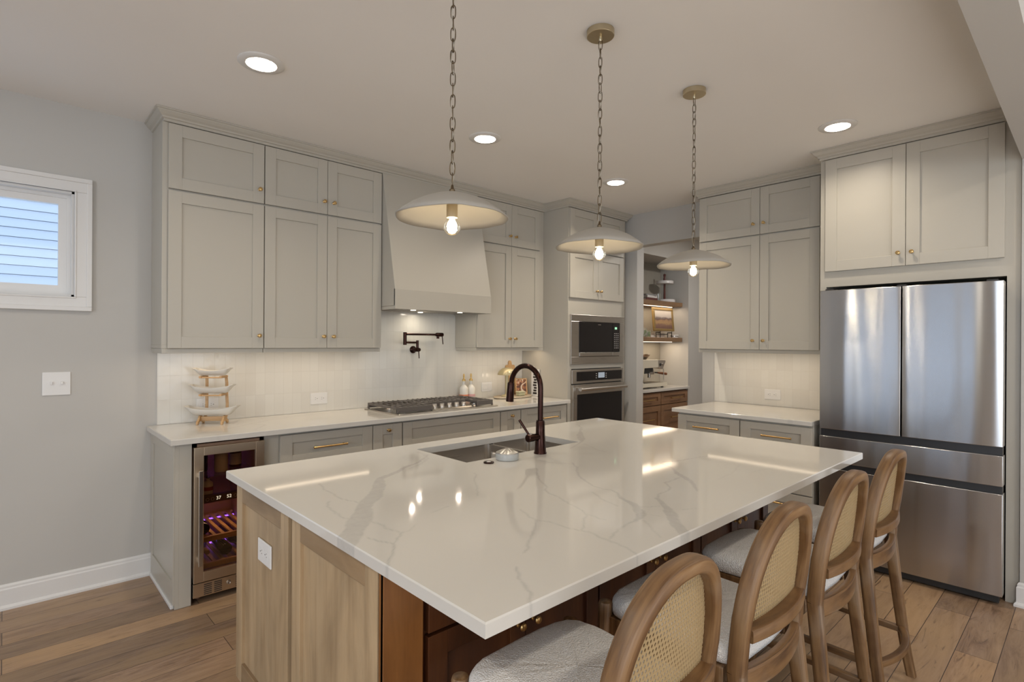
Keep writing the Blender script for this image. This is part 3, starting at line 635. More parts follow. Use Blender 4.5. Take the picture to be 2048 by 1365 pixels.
base_cabinet('narrow grey pull-out base cabinet at the right side of the cooktop', FB, 2.992, 3.222, YW, [('o', 2.996, 3.219, 0.105, 0.866, 'k', 3.115, 0.825)])
base_cabinet('grey base cabinet with a wide drawer beside the oven tower', FB, 3.224, 3.816, YW, [('d', 3.228, 3.806, 0.690, 0.866, 'p', 3.475, 3.66, 0.773), ('d', 3.228, 3.806, 0.395, 0.684, 'p', 3.475, 3.66, 0.61), ('d', 3.228, 3.806, 0.105, 0.389, 'p', 3.475, 3.66, 0.315)])

# wine cooler
t = thing('wine_cooler', 'undercounter wine cooler with a steel-framed glass door and purple interior light', 'wine cooler', (0.937, 3.6, 0))
bm = B(); X0, X1 = 0.757, 1.124
box(bm, X0, X0+0.02, 3.36, 3.92, 0.03, 0.868); box(bm, X1-0.02, X1, 3.36, 3.92, 0.03, 0.868); box(bm, X0, X1, 3.90, 3.92, 0.03, 0.868); box(bm, X0, X1, 3.36, 3.92, 0.03, 0.14); box(bm, X0, X1, 3.36, 3.92, 0.85, 0.868)
for xx in (X0+0.04, X1-0.04):
    for yy in (3.42, 3.86): lathe(bm, (xx, yy, 0), [(0.014, 0), (0.014, 0.031)], 12)
obj('body', bm, mat('cooler_liner', (0.34, 0.20, 0.12), 0.45), t)
bm = B(); FWC = Face('y', 3.355); a0, a1, c0, c1 = X0, 1.122, 0.117, 0.855; s0 = 0.048
FWC.box(bm, a0, a0+s0, c0, c1, 0, 0.026); FWC.box(bm, a1-s0, a1, c0, c1, 0, 0.026); FWC.box(bm, a0+s0, a1-s0, c0, c0+0.053, 0, 0.026); FWC.box(bm, a0+s0, a1-s0, c1-0.047, c1, 0, 0.026)
dr = obj('door', bm, 'steel_warm_reflect', t, 0.0015); dr['label'] = 'stainless door frame'
bm = B(); FWC.box(bm, a0+s0-0.002, a1-s0+0.002, c0+0.051, c1-0.045, 0.008, 0.013); obj('door_glass', bm, 'tintglass', dr)
bm = B(); FWC.box(bm, 0.772, 0.792, 0.217, 0.734, 0.052, 0.066)
for zz in (0.245, 0.705): FWC.box(bm, 0.774, 0.790, zz-0.012, zz+0.012, 0.026, 0.053)
obj('handle', bm, 'steel_y', dr, 0.002)
bm = B(); FWC.box(bm, X0, 1.122, 0.036, 0.110, 0, 0.018)
gr = obj('kick_grille', bm, 'steel_warm_reflect', t, 0.001)
for (u0, u1) in ((0.810, 0.849), (0.861, 0.900), (0.972, 1.011), (1.023, 1.062)):
    bm = B()
    for k in range(6): FWC.box(bm, u0, u1, 0.043+k*0.0105, 0.048+k*0.0105, 0.0175, 0.0188)
    obj('vent_slots', bm, 'dark', gr)
bm = B(); lathe(bm, FWC.pt(0.936, 0.076, 0.018), [(0.012, 0), (0.012, 0.004), (0.008, 0.005), (0.004, 0.003)], 16, 'y'); obj('lock', bm, 'steel', gr, smooth=True)
for zz, mm in ((0.327, 'lightwood'), (0.180, 'lightwood')):
    bm = B(); box(bm, X0+0.022, X1-0.022, 3.385, 3.405, zz-0.014, zz+0.014)
    for k in range(7): box(bm, X0+0.03+k*0.045, X0+0.048+k*0.045, 3.405, 3.88, zz-0.006, zz+0.004)
    box(bm, X0+0.022, X1-0.022, 3.86, 3.88, zz-0.012, zz+0.002)
    obj('shelf', bm, mm, t)
bm = B(); box(bm, X0+0.021, X1-0.021, 3.39, 3.89, 0.672, 0.677); obj('glass_shelf', bm, 'glass', t)
bm = B(); box(bm, X0+0.021, X1-0.021, 3.442, 3.89, 0.552, 0.557); obj('glass_shelf', bm, 'glass', t)
bm = B(); box(bm, X0+0.021, X1-0.021, 3.40, 3.44, 0.525, 0.565); cp = obj('control_panel', bm, mat('smoky_panel', (0.10, 0.06, 0.04), 0.4), t)
M['led'] = emit('display_glow', (0.75, 0.9, 1.0), 2.2); M['purple'] = emit('purple_led', (0.16, 0.07, 1.0), 9.0)
def text_obj(name, s, loc, size, rot, m, parent, ext=0.0004):
    cu = bpy.data.curves.new(name, 'FONT'); cu.body = s; cu.size = size; cu.extrude = ext; cu.align_x = 'CENTER'; cu.align_y = 'CENTER'
    tmp = bpy.data.objects.new('tmp_text', cu); C.objects.link(tmp); bpy.context.view_layer.update()
    me = bpy.data.meshes.new_from_object(tmp.evaluated_get(bpy.context.evaluated_depsgraph_get())); bpy.data.objects.remove(tmp); bpy.data.curves.remove(cu)
    o = bpy.data.objects.new(name, me); C.objects.link(o); me.materials.clear(); me.materials.append(M[m] if isinstance(m, str) else m); o.rotation_euler = rot
    o.parent = parent; o.location = Vector(loc) - ROOT[parent.name]; return o
text_obj('temperature_digits', '37', (0.897, 3.398, 0.546), 0.026, (R(90), 0, 0), 'led', cp)
text_obj('temperature_digits', '52', (0.952, 3.398, 0.546), 0.026, (R(90), 0, 0), 'led', cp)
for u in (0.812, 0.840, 0.866, 0.985):
    bm = B(); tube(bm, [(u+0.008*math.cos(a*math.pi/8), 3.398, 0.545+0.008*math.sin(a*math.pi/8)) for a in range(16)], 0.0008, 6, closed=True); obj('control_ring', bm, 'white', cp)
for zz, dz in ((0.842, 0.006), (0.318, 0.004), (0.166, 0.004)):
    bm = B(); box(bm, X0+0.06, X1-0.03, 3.80, 3.82, zz-dz, zz); s = obj('interior_light', bm, 'purple', t); s['label'] = 'purple glowing strip'
lamp('cooler_led_fill', 'AREA', (0.94, 3.75, 0.835), 0.14, (0.35, 0.25, 1.0), shape='RECTANGLE', size=0.25, size_y=0.02)
lamp('cooler_led_fill', 'AREA', (0.94, 3.60, 0.517), 0.55, (1.0, 0.72, 0.5), shape='RECTANGLE', size=0.25, size_y=0.02)  # warm fill added inside so the brown interior outweighs the purple
def bottle(name, label, loc, h, r, m, capm, rot=(0, 0, 0), group=None, labm=None, lab=(0.15, 0.5)):
    t = thing(name, label, 'bottle', (0, 0, 0), group)
    bm = B(); lathe(bm, (0, 0, 0), [(r*0.9, 0), (r, 0.006), (r, h*0.58), (r*0.8, h*0.66), (r*0.38, h*0.74), (r*0.34, h*0.95)], 24); obj('body', bm, m, t, smooth=True)
    bm = B(); lathe(bm, (0, 0, 0), [(r*0.40, h*0.86), (r*0.40, h), (r*0.36, h*1.005)], 16); obj('cap', bm, capm, t, smooth=True)
    if labm:
        bm = B(); lathe(bm, (0, 0, 0), [(r*1.01, h*lab[0]), (r*1.02, h*lab[0]+0.001), (r*1.02, h*lab[1]-0.001), (r*1.01, h*lab[1])], 24); obj('paper_label', bm, labm, t, smooth=True)
    t.location = loc; t.rotation_euler = rot; return t
M['wineglass'] = mat('dark_bottle_glass', (0.012, 0.018, 0.012), 0.08)
M['amberglass'] = mat('amber_bottle_glass', (0.10, 0.035, 0.01), 0.1)
M['paper'] = mat('paper_label_white', (0.70, 0.68, 0.63), 0.6)
M['red'] = mat('red_print', (0.32, 0.04, 0.03), 0.5)
M['cork'] = mat('gold_foil', (0.45, 0.30, 0.13), 0.4, 0.3)
G = 'bottles in the wine cooler'
bottle('drink_bottle', 'bottle with a white printed label on the top shelf of the wine cooler', (0.930, 3.48, 0.6775), 0.165, 0.036, 'paper', 'wineglass', group=G)
bottle('drink_bottle', 'dark bottle behind the handle edge on the top cooler shelf', (0.845, 3.55, 0.6775), 0.165, 0.032, 'wineglass', 'cork', group=G)
bottle('drink_bottle', 'pale bottle at the right of the top cooler shelf', (1.03, 3.56, 0.6775), 0.165, 0.034, 'amberglass', 'paper', group=G, labm='paper', lab=(0.1, 0.5))
bottle('drink_bottle', 'small white can-like bottle with red print on the middle cooler shelf', (0.860, 3.475, 0.5575), 0.107, 0.027, 'paper', 'wineglass', group=G, labm='red', lab=(0.22, 0.42))
for x, lab_ in ((0.862, 'corked wine bottle lying at the left of the lowest cooler shelf'), (0.955, 'wine bottle lying base outward at the middle of the lowest cooler shelf'), (1.045, 'wine bottle lying at the right of the lowest cooler shelf')):
    f = x == 0.955
    bottle('wine_bottle', lab_, (x, 3.86 if not f else 3.46, 0.222), 0.38 if not f else 0.30, 0.034, 'wineglass', 'cork', rot=(R(90) if not f else R(-90), 0, 0), group=G)
for x, lab_ in ((0.835, 'wine bottle lying at the left of the upper slatted cooler shelf'),):
    bottle('wine_bottle', lab_, (x, 3.45, 0.368), 0.30, 0.033, 'wineglass', 'cork', rot=(R(-90), 0, 0), group=G)

# gas cooktop
t = thing('gas_cooktop', 'stainless five-burner gas cooktop with black iron grates', 'cooktop', (2.51, 3.61, 0.914))
bm = B(); box(bm, 2.040, 2.976, 3.362, 3.862, 0.9145, 0.9215); prism(bm, [(3.42, 0.9215), (3.54, 0.9215), (3.53, 0.928), (3.435, 0.928)], 'x', 2.37, 2.79); obj('tray', bm, 'steel', t, 0.002)
for (x, y, r) in ((2.20, 3.74, 0.045), (2.20, 3.52, 0.036), (2.51, 3.70, 0.055), (2.84, 3.74, 0.036), (2.86, 3.52, 0.045)):
    bm = B(); lathe(bm, (x, y, 0.9215), [(r*1.25, 0), (r*1.2, 0.004), (r, 0.006), (r, 0.016), (r*0.9, 0.018)], 24); bo = obj('burner', bm, 'steel', t, smooth=True)
    bm = B(); lathe(bm, (x, y, 0.940), [(r*0.85, 0), (r*0.88, 0.004), (r*0.7, 0.009), (0.001, 0.010)], 24); obj('burner_cap', bm, 'iron', bo, smooth=True)
def grate(x0, x1, y0, y1, notch):
    bm = B(); z0, z1 = 0.952, 0.966; w = 0.011
    for xa in (x0, x1-0.009):
        prism(bm, [(y0, 0.9235), (y0+0.018, 0.9235), (y0+0.026, z0-0.003), (y1-0.026, z0-0.003), (y1-0.018, 0.9235), (y1, 0.9235), (y1-0.008, z1), (y0+0.008, z1)], 'x', xa, xa+0.009)
    box(bm, x0, x1, y0+0.004, y0+0.014, 0.928, z1); box(bm, x0, x1, y1-0.014, y1-0.004, 0.928, z1)
    n = max(4, int((x1-x0)/0.042))
    for k in range(1, n):
        x = x0+(x1-x0)*k/n
        for (a, b) in ((y0, y0+(y1-y0)*0.36), (y1-(y1-y0)*0.36, y1)): prism(bm, [(a+0.005, z0), (b-0.005, z0), (b-0.002, z1+0.003), (a+0.008, z1)], 'x', x-w/2, x+w/2)
    ym = (y0+y1)/2; box(bm, x0, x1, ym-w/2, ym+w/2, z0, z1)
    for yy in (y0+(y1-y0)*0.22, y1-(y1-y0)*0.22): box(bm, x0, x0+(x1-x0)*0.30, yy-w/2, yy+w/2, z0, z1+0.002); box(bm, x1-(x1-x0)*0.30, x1, yy-w/2, yy+w/2, z0, z1+0.002)
    for xx in (x0+0.004, x1-0.012):
        for yy in (y0+0.006, y1-0.014): box(bm, xx, xx+0.008, yy, yy+0.008, 0.9216, 0.93)
    obj('grate', bm, 'iron', t, 0.002)
grate(2.058, 2.365, 3.405, 3.845, 0); grate(2.369, 2.785, 3.548, 3.845, 1); grate(2.789, 2.962, 3.405, 3.845, 0)
for k in range(5):
    x = 2.425+k*0.0705; bm = B(); lathe(bm, (x, 3.475, 0.9285), [(0.024, 0), (0.024, 0.004), (0.020, 0.006), (0.018, 0.026), (0.016, 0.028)], 20); box(bm, x-0.019, x+0.019, 3.471, 3.479, 0.955, 0.962); obj('control_knob', bm, 'steel', t, smooth=True)

# pot filler
t = thing('pot_filler', 'dark bronze folding pot filler on the tiled wall above the cooktop', 'faucet', (2.535, YW-0.01, 1.372))
bm = B(); lathe(bm, (2.535, YW-0.0105, 1.372), [(0.031, 0), (0.031, 0.006), (0.022, 0.012), (0.017, 0.014), (0.017, 0.085), (0.0145, 0.088), (0.0145, 0.10)], 24, 'y'); obj('wall_valve', bm, 'bronze', t, smooth=True)
bm = B(); cyl(bm, (2.535, 3.885, 1.375), (2.535, 3.885, 1.450), 0.011); obj('riser', bm, 'bronze', t, smooth=True)
bm = B(); cyl(bm, (2.535, 3.865, 1.368), (2.535, 3.858, 1.300), 0.0042, n=10); obj('valve_lever', bm, 'bronze', t, smooth=True)
bm = B(); cyl(bm, (2.535, 3.885, 1.432), (2.410, 3.87, 1.432), 0.0085); obj('lower_arm', bm, 'bronze', t, smooth=True)
bm = B(); cyl(bm, (2.405, 3.87, 1.412), (2.405, 3.87, 1.516), 0.0145); obj('elbow', bm, 'bronze', t, smooth=True)
bm = B(); cyl(bm, (2.405, 3.87, 1.500), (2.70, 3.845, 1.500), 0.0085); obj('upper_arm', bm, 'bronze', t, smooth=True)
bm = B(); lathe(bm, (2.69, 3.846, 1.500), [(0.011, 0), (0.016, -0.01), (0.017, -0.06), (0.016, -0.075)], 20, 'x'); cyl(bm, (2.715, 3.845, 1.5), (2.715, 3.845, 1.466), 0.012); obj('spout', bm, 'bronze', t, smooth=True)
bm = B(); cyl(bm, (2.752, 3.835, 1.488), (2.757, 3.83, 1.418), 0.0042, n=10); obj('spout_lever', bm, 'bronze', t, smooth=True)

# ------------------------------------------------------------------ outlets and switches
def plate(name, label, F, u, z, w, h, kind, cat='outlet', group='electrical plates', d0=0.0005):
    t = thing(name, label, cat, F.pt(u, z, d0), group)
    bm = B(); F.box(bm, u-w/2, u+w/2, z-h/2, z+h/2, d0, d0+0.006); obj('plate', bm, 'white', t, 0.003)
    if kind == 'duplex':
        for s in (-1, 1):
            bm = B(); F.box(bm, u+s*0.024-0.017, u+s*0.024+0.017, z-0.015, z+0.015, d0+0.006, d0+0.0075); so = obj('socket', bm, 'white', t, 0.003)
            bm = B(); q = u+s*0.024
            F.box(bm, q-0.008, q-0.002, z+0.005, z+0.0068, d0+0.0074, d0+0.0078); F.box(bm, q-0.008, q-0.002, z-0.0068, z-0.005, d0+0.0074, d0+0.0078); F.box(bm, q+0.006, q+0.011, z-0.002, z+0.002, d0+0.0074, d0+0.0078); obj('socket_slots', bm, 'dark', so)
    elif kind == 'toggle':
        for s in (-1, 1):
            bm = B(); q = u+s*0.023; F.box(bm, q-0.005, q+0.005, z-0.004, z+0.012, d0+0.006, d0+0.018); obj('toggle', bm, 'white', t, 0.001)
    else:
        for s in (-1, 1):
            bm = B(); F.box(bm, u+s*0.032-0.022, u+s*0.032+0.022, z-0.027, z+0.027, d0+0.006, d0+0.0085); obj('rocker', bm, 'white', t, 0.001)
    return t
FT = Face('y', YW-0.010); FTX = Face('x', XW-0.010)
plate('wall_outlet', 'white outlet on the backsplash left of the cooktop', FT, 1.720, 1.013, 0.130, 0.085, 'duplex')
plate('wall_outlet', 'white outlet on the backsplash hidden behind the tiered dish stand', FT, 0.975, 1.021, 0.130, 0.085, 'duplex')
plate('wall_switch', 'white double rocker plate on the backsplash between the soap bottles and lamp', FT, 3.356, 1.017, 0.130, 0.088, 'rocker', 'switch')
plate('wall_outlet', 'white outlet on the backsplash left of the refrigerator', FTX, 1.872, 1.011, 0.132, 0.085, 'duplex')
plate('wall_switch', 'white double toggle switch on the bare wall below the window', Face('y', YW), 0.2175, 1.192, 0.123, 0.130, 'toggle', 'switch')

# ------------------------------------------------------------------ oven tower
t = thing('oven_tower', 'tall grey cabinet housing the microwave and wall oven', 'cabinet', (4.27, YW, 0))
FO = Face('y', 3.350); bm = B()
TX0, TX1 = 3.824, 4.712
FO.box(bm, TX0, 3.874, 0.10, 2.698, -0.61, 0); FO.box(bm, 4.652, TX1, 0.10, 2.698, -0.61, 0)
FO.box(bm, 3.874, 4.652, 0.10, 0.40, -0.61, 0); FO.box(bm, 3.874, 4.652, 1.192, 1.260, -0.61, 0); FO.box(bm, 3.874, 4.652, 1.685, 2.698, -0.61, 0); FO.box(bm, 3.874, 4.652, 0.40, 1.685, -0.61, -0.58); FO.box(bm, TX0, TX1, 0, 0.10, -0.61, -0.06)
bmesh.ops.remove_doubles(bm, verts=bm.verts[:], dist=1e-5); obj('carcass', bm, 'cab', t)
for (a, b, z0, z1, ku, kz) in ((3.830, 4.2425, 2.317, 2.690, 4.215, 2.40), (4.2455, 4.664, 2.317, 2.690, 4.275, 2.40), (3.830, 4.2425, 1.860, 2.306, 4.215, 1.938), (4.2455, 4.664, 1.860, 2.306, 4.275, 1.938)):
    o = shaker(FO, 'door', t, a, b, z0, z1); knob(FO, o, ku, kz)
o = shaker(FO, 'drawer', t, 3.830, 4.664, 0.11, 0.385); pull(FO, o, 4.13, 4.36, 0.30)
# microwave
t = thing('microwave', 'built-in stainless microwave with black glass above the wall oven', 'microwave', (4.262, 3.35, 1.238))
bm = B(); FO.box(bm, 3.852, 4.672, 1.236, 1.306, 0.001, 0.018); FO.box(bm, 3.852, 4.672, 1.640, 1.704, 0.001, 0.018); FO.box(bm, 3.852, 3.964, 1.306, 1.640, 0.001, 0.018); FO.box(bm, 4.602, 4.672, 1.306, 1.640, 0.001, 0.018); obj('trim_frame', bm, 'steel', t, 0.002)
bm = B(); FO.box(bm, 3.964, 4.602, 1.306, 1.640, -0.30, 0.012); obj('body', bm, 'black', t)
bm = B(); FO.box(bm, 3.966, 4.478, 1.350, 1.638, 0.0122, 0.022); dr = obj('door', bm, 'blackgloss', t, 0.002)
bm = B(); FO.box(bm, 3.967, 4.478, 1.310, 1.347, 0.0122, 0.024); obj('door_bar', bm, 'steel', dr, 0.002)
bm = B(); FO.box(bm, 4.482, 4.600, 1.350, 1.638, 0.0122, 0.022); cp = obj('control_panel', bm, 'blackgloss', t, 0.002)
bm = B(); FO.box(bm, 4.482, 4.600, 1.310, 1.347, 0.0122, 0.024); obj('open_button', bm, 'steel', cp, 0.002)
bm = B(); FO.box(bm, 4.515, 4.55, 1.575, 1.597, 0.0222, 0.0226); obj('clock_display', bm, emit('green_display', (0.45, 1.0, 0.55), 1.2), cp)
bm = B()
for r_ in range(8):
    for c_ in range(3): FO.box(bm, 4.505+c_*0.028, 4.521+c_*0.028, 1.385+r_*0.0205, 1.392+r_*0.0205, 0.0222, 0.0226)
obj('keypad', bm, mat('grey_print', (0.35, 0.33, 0.32), 0.5), cp)
bm = B(); FO.box(bm, 4.245, 4.29, 1.612, 1.618, 0.0222, 0.0225); obj('badge', bm, 'steel', dr)
# wall oven
t = thing('wall_oven', 'built-in stainless wall oven with a wide bar handle below the microwave', 'oven', (4.262, 3.35, 0.4))
bm = B(); FO.box(bm, 3.880, 4.646, 0.405, 1.185, -0.50, 0.001); obj('body', bm, 'black', t)
bm = B(); FO.box(bm, 3.864, 4.660, 1.054, 1.184, 0.002, 0.024); cp = obj('control_panel', bm, 'steel', t, 0.002)
bm = B(); FO.box(bm, 3.925, 4.630, 1.076, 1.164, 0.0242, 0.027); obj('control_glass', bm, 'blackgloss', cp)
bm = B(); FO.box(bm, 4.245, 4.345, 1.098, 1.150, 0.0272, 0.0276); obj('display', bm, emit('oven_display', (0.72, 0.78, 0.85), 0.45), cp)
bm = B()
for u in (4.215, 4.37):
    for k in range(3): FO.box(bm, u-0.006, u+0.006, 1.096+k*0.02, 1.102+k*0.02, 0.0272, 0.0275)
obj('touch_marks', bm, 'white', cp)
bm = B(); FO.box(bm, 3.868, 3.926, 0.42, 1.044, 0.002, 0.032); FO.box(bm, 4.630, 4.660, 0.42, 1.044, 0.002, 0.032); FO.box(bm, 3.926, 4.630, 0.42, 0.48, 0.002, 0.032); FO.box(bm, 3.926, 4.630, 0.952, 1.044, 0.002, 0.032); dr = obj('door', bm, 'steel', t, 0.002)
bm = B(); FO.box(bm, 3.926, 4.630, 0.48, 0.952, 0.004, 0.030); obj('door_glass', bm, 'blackgloss', dr)
bm = B(); cyl(bm, (3.93, 3.283, 1.000), (4.655, 3.283, 1.000), 0.0165, n=24)
for u in (3.96, 4.62): FO.box(bm, u-0.012, u+0.012, 0.990, 1.010, 0.032, 0.062)
obj('handle', bm, 'steel', dr, smooth=True)

# ------------------------------------------------------------------ fridge wall
FR = Face('x', 4.020)
for (lab_, a, b) in (('grey three-drawer base cabinet nearest the pantry opening', 1.8135, 2.322), ('grey three-drawer base cabinet touching the refrigerator', 1.312, 1.8115)):
    pa, pb = (1.969, 2.168) if a > 1.5 else (1.444, 1.640)
    base_cabinet(lab_, FR, a, b, XW, [('d', a+0.003, b-0.003, 0.700, 0.868, 'p', pa, pb, 0.784), ('d', a+0.003, b-0.003, 0.405, 0.692, 'p', pa, pb, 0.62), ('d', a+0.003, b-0.003, 0.105, 0.397, 'p', pa, pb, 0.325)])
t = thing('fridge_cabinet', 'tall grey surround with a two-door cabinet over the refrigerator', 'cabinet', (XW, 0.82, 0))
FC = Face('x', 4.122); bm = B()
FC.box(bm, 1.272, 1.3105, 0, 1.828, -0.63, 0); FC.box(bm, 0.294, 0.352, 0, 1.828, -0.63, 0); FC.box(bm, 0.294, 1.3105, 1.828, 2.698, -0.63, 0)
bmesh.ops.remove_doubles(bm, verts=bm.verts[:], dist=1e-5); obj('carcass', bm, 'cab', t)
for (a, b, ku) in ((0.8225, 1.276, 0.857), (0.362, 0.8195, 0.787)):
    o = shaker(FC, 'door', t, a, b, 1.932, 2.690, st=0.070); knob(FC, o, ku, 2.012)
bm = B(); box(bm, 4.60, 4.62, 0.354, 1.270, 0.0, 1.826); obj('back_panel', bm, 'dark', t)
t = thing('refrigerator', 'large stainless french-door refrigerator with two bottom drawers', 'refrigerator', (4.3, 0.815, 0))
bm = B(); box(bm, 4.085, 4.58, 0.366, 1.258, 0.03, 1.785); obj('body', bm, mat('fridge_case', (0.05, 0.045, 0.042), 0.5), t, 0.003)
FF = Face('x', 4.080)
def fpanel(name, u0, u1, z0, z1):
    bm = B(); n = 14; loops = []
    for z in (z0, z1):
        lp = [FF.pt(u0, z, 0.0), FF.pt(u1, z, 0.0)]
        for k in range(n+1):
            u = u1+(u0-u1)*k/n; s = (2*k/n-1); lp.append(FF.pt(u, z, 0.076+0.006*(1-s**4)))
        loops.append(lp)
    rings(bm, loops); return obj(name, bm, 'fridge', t, 0.003, smooth=True)
fpanel('door', 0.8235, 1.273, 0.877, 1.795)['label'] = 'stainless door nearer the worktop'
fpanel('door', 0.354, 0.8155, 0.877, 1.795)['label'] = 'stainless door nearer the wall'
fpanel('drawer', 0.354, 1.273, 0.660, 0.829)['label'] = 'shallow middle drawer'
fpanel('drawer', 0.354, 1.273, 0.055, 0.618)['label'] = 'deep bottom drawer'
bm = B(); box(bm, 4.020, 4.083, 0.358, 1.268, 0.8295, 0.8765); box(bm, 4.020, 4.083, 0.358, 1.268, 0.6185, 0.6595); obj('grip_channel', bm, mat('grip_channel_grey', (0.045, 0.045, 0.047), 0.35, 0.4), t)
bm = B(); box(bm, 4.03, 4.083, 0.370, 1.262, 0.012, 0.054); obj('kick_plate', bm, 'black', t)
bm = B()
for u in (0.40, 1.22):
    for x in (4.15, 4.5): lathe(bm, (x, u, 0), [(0.02, 0), (0.02, 0.031)], 12)
obj('feet', bm, 'black', t)
bm = B()
for u in (0.38, 0.80, 1.20): box(bm, 4.03, 4.11, u, u+0.05, 1.7955, 1.806)
obj('hinge_covers', bm, 'black', t, 0.002)

# ------------------------------------------------------------------ island
t = thing('kitchen_island', 'brown stained wooden island with panelled end and seating overhang', 'island', (1.85, 1.77, 0))
IX0, IX1, IY0, IY1 = 0.706, 3.0, 1.215, 2.340
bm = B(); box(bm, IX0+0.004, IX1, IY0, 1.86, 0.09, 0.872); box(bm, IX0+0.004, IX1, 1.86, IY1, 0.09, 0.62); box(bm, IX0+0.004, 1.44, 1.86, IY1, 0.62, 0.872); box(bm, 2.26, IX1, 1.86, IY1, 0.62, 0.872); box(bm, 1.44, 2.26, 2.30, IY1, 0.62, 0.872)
box(bm, IX0+0.06, IX1-0.06, IY0+0.06, IY1-0.06, 0, 0.09); box(bm, IX0+0.004, 1.46, IY0, IY1, 0.872, 0.883); box(bm, 2.24, IX1, IY0, IY1, 0.872, 0.883); bmesh.ops.remove_doubles(bm, verts=bm.verts[:], dist=1e-5); obj('carcass', bm, 'maple_shaded', t)
FE = Face('x', IX0)
def end_panel(name, y0, y1, z0=0.10, z1=0.880, st=(0.065, 0.065)):
    bm = B(); a, b = st
    FE.box(bm, y0, y0+a, z0, z1, 0, 0.022); FE.box(bm, y1-b, y1, z0, z1, 0, 0.022); FE.box(bm, y0+a-0.003, y1-b+0.003, z0, z1, 0.0, 0.010)
    o = obj(name, bm, 'island', t, 0.0015)
    for za in (z0, z1-0.075):
        bm = B(); FE.box(bm, y0+a, y1-b, za, za+0.075, 0.0, 0.0218); obj('panel_rail', bm, 'island_h', o, 0.0015)
    return o
end_panel('end_panel', 1.806, 2.340)
end_panel('end_panel', 1.222, 1.772)
bm = B(); FE.box(bm, 1.772, 1.806, 0.10, 0.880, 0, 0.006); obj('filler_strip', bm, 'maple_shaded', t, 0.001)
bm = B(); FE.box(bm, IY0-0.022, 1.205, 0.10, 0.880, 0, 0.022); box(bm, IX0-0.022, 0.800, IY0-0.024, IY0-0.001, 0.10, 0.880); obj('corner_post', bm, 'post', t, 0.0015)
FS = Face('y', IY0-0.002)
for k in range(3):
    a = 0.818+k*0.722; b = a+0.712; mid = (a+b)/2
    o = shaker(FS, 'drawer', t, a, b, 0.672, 0.868, 'maple_shaded', st=0.065, rail=0.05); pull(FS, o, mid-0.09, mid+0.09, 0.785)
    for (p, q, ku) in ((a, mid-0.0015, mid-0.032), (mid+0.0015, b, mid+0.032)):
        o = shaker(FS, 'door', t, p, q, 0.105, 0.662, 'maple_shaded', st=0.062); knob(FS, o, ku, 0.585)
plate('wall_outlet', 'white outlet set in the wooden end panel of the island', Face('x', IX0-0.010), 2.045, 0.672, 0.132, 0.082, 'duplex')
# sink
t = thing('kitchen_sink', 'undermounted stainless double-bowl sink in the island slab', 'sink', (1.85, 2.06, 0.65))
bm = B(); hx0, hx1, hy0, hy1 = HOLE; e = 0.006
def bowl(x0, x1, y0, y1, zt, zb):
    r = 0.03
    def rr(x0, x1, y0, y1, z, r):
        o = []
        for cx, cy, a in ((x1-r, y1-r, 0), (x0+r, y1-r, 90), (x0+r, y0+r, 180), (x1-r, y0+r, 270)): o += [(cx+r*math.cos(R(a+k*15)), cy+r*math.sin(R(a+k*15)), z) for k in range(7)]
        return o
    rings(bm, [rr(x0, x1, y0, y1, zt, r), rr(x0+0.004, x1-0.004, y0+0.004, y1-0.004, zb+0.02, r), rr(x0+0.02, x1-0.02, y0+0.02, y1-0.02, zb, r), rr((x0+x1)/2-0.06, (x0+x1)/2+0.06, (y0+y1)/2-0.06, (y0+y1)/2+0.06, zb-0.003, 0.058)], cap0=False)
bowl(hx0-e, 1.936, hy0-e, hy1+e, 0.8835, 0.66); bowl(1.954, hx1+e, hy0-e, hy1+e, 0.8835, 0.66)
box(bm, 1.935, 1.955, hy0-e, hy1+e, 0.845, 0.8815)
obj('basin', bm, 'steel', t, smooth=True)
for x in (1.70, 2.09):
    bm = B(); lathe(bm, (x, 2.065, 0.6575), [(0.055, 0), (0.055, 0.002), (0.045, 0.003), (0.040, 0.001), (0.001, 0.001)], 24); obj('drain', bm, 'steel', t, smooth=True)
# faucet
t = thing('kitchen_faucet', 'tall gooseneck kitchen faucet in dark bronze behind the sink', 'faucet', (1.857, 1.795, 0.914))
fx, fy = 1.857, 1.795
bm = B(); lathe(bm, (fx, fy, 0.9142), [(0.0305, 0), (0.0305, 0.004), (0.028, 0.008), (0.0235, 0.075), (0.0215, 0.10), (0.0215, 0.148), (0.0195, 0.151), (0.0195, 0.156), (0.0135, 0.158)], 28); obj('body', bm, 'bronze', t, smooth=True)
pts = [(fx, fy, 1.070), (fx, fy, 1.15)] + [(fx, fy+0.102-0.102*math.cos(a), 1.222+0.102*math.sin(a)) for a in [R(x) for x in range(0, 181, 10)]] + [(fx, fy+0.206, 1.205)]
bm = B(); tube(bm, pts, 0.0128, 18); obj('gooseneck', bm, 'bronze', t, smooth=True)
bm = B(); tube(bm, [(fx, fy+0.2055, 1.238), (fx, fy+0.206, 1.232), (fx, fy+0.210, 1.190), (fx, fy+0.214, 1.142)], [0.0145, 0.017, 0.0185, 0.0195], 20); obj('spray_head', bm, 'bronze', t, smooth=True)
bm = B(); tube(bm, [(fx-0.015, fy, 0.994), (fx-0.050, fy, 0.994), (fx-0.052, fy, 0.994), (fx-0.082, fy, 0.994), (fx-0.085, fy, 0.994)], [0.0165, 0.0165, 0.0185, 0.0185, 0.015], 20); hb = obj('valve_hub', bm, 'bronze', t, smooth=True)
bm = B(); tube(bm, [(fx-0.066, fy+0.006, 1.004), (fx-0.090, fy+0.050, 1.075)], [0.0052, 0.0062], 12); obj('lever', bm, 'bronze', hb, smooth=True)
t = thing('air_switch_button', 'small round bronze button on the slab in front of the sink', 'button', (1.542, 1.800, 0.914))
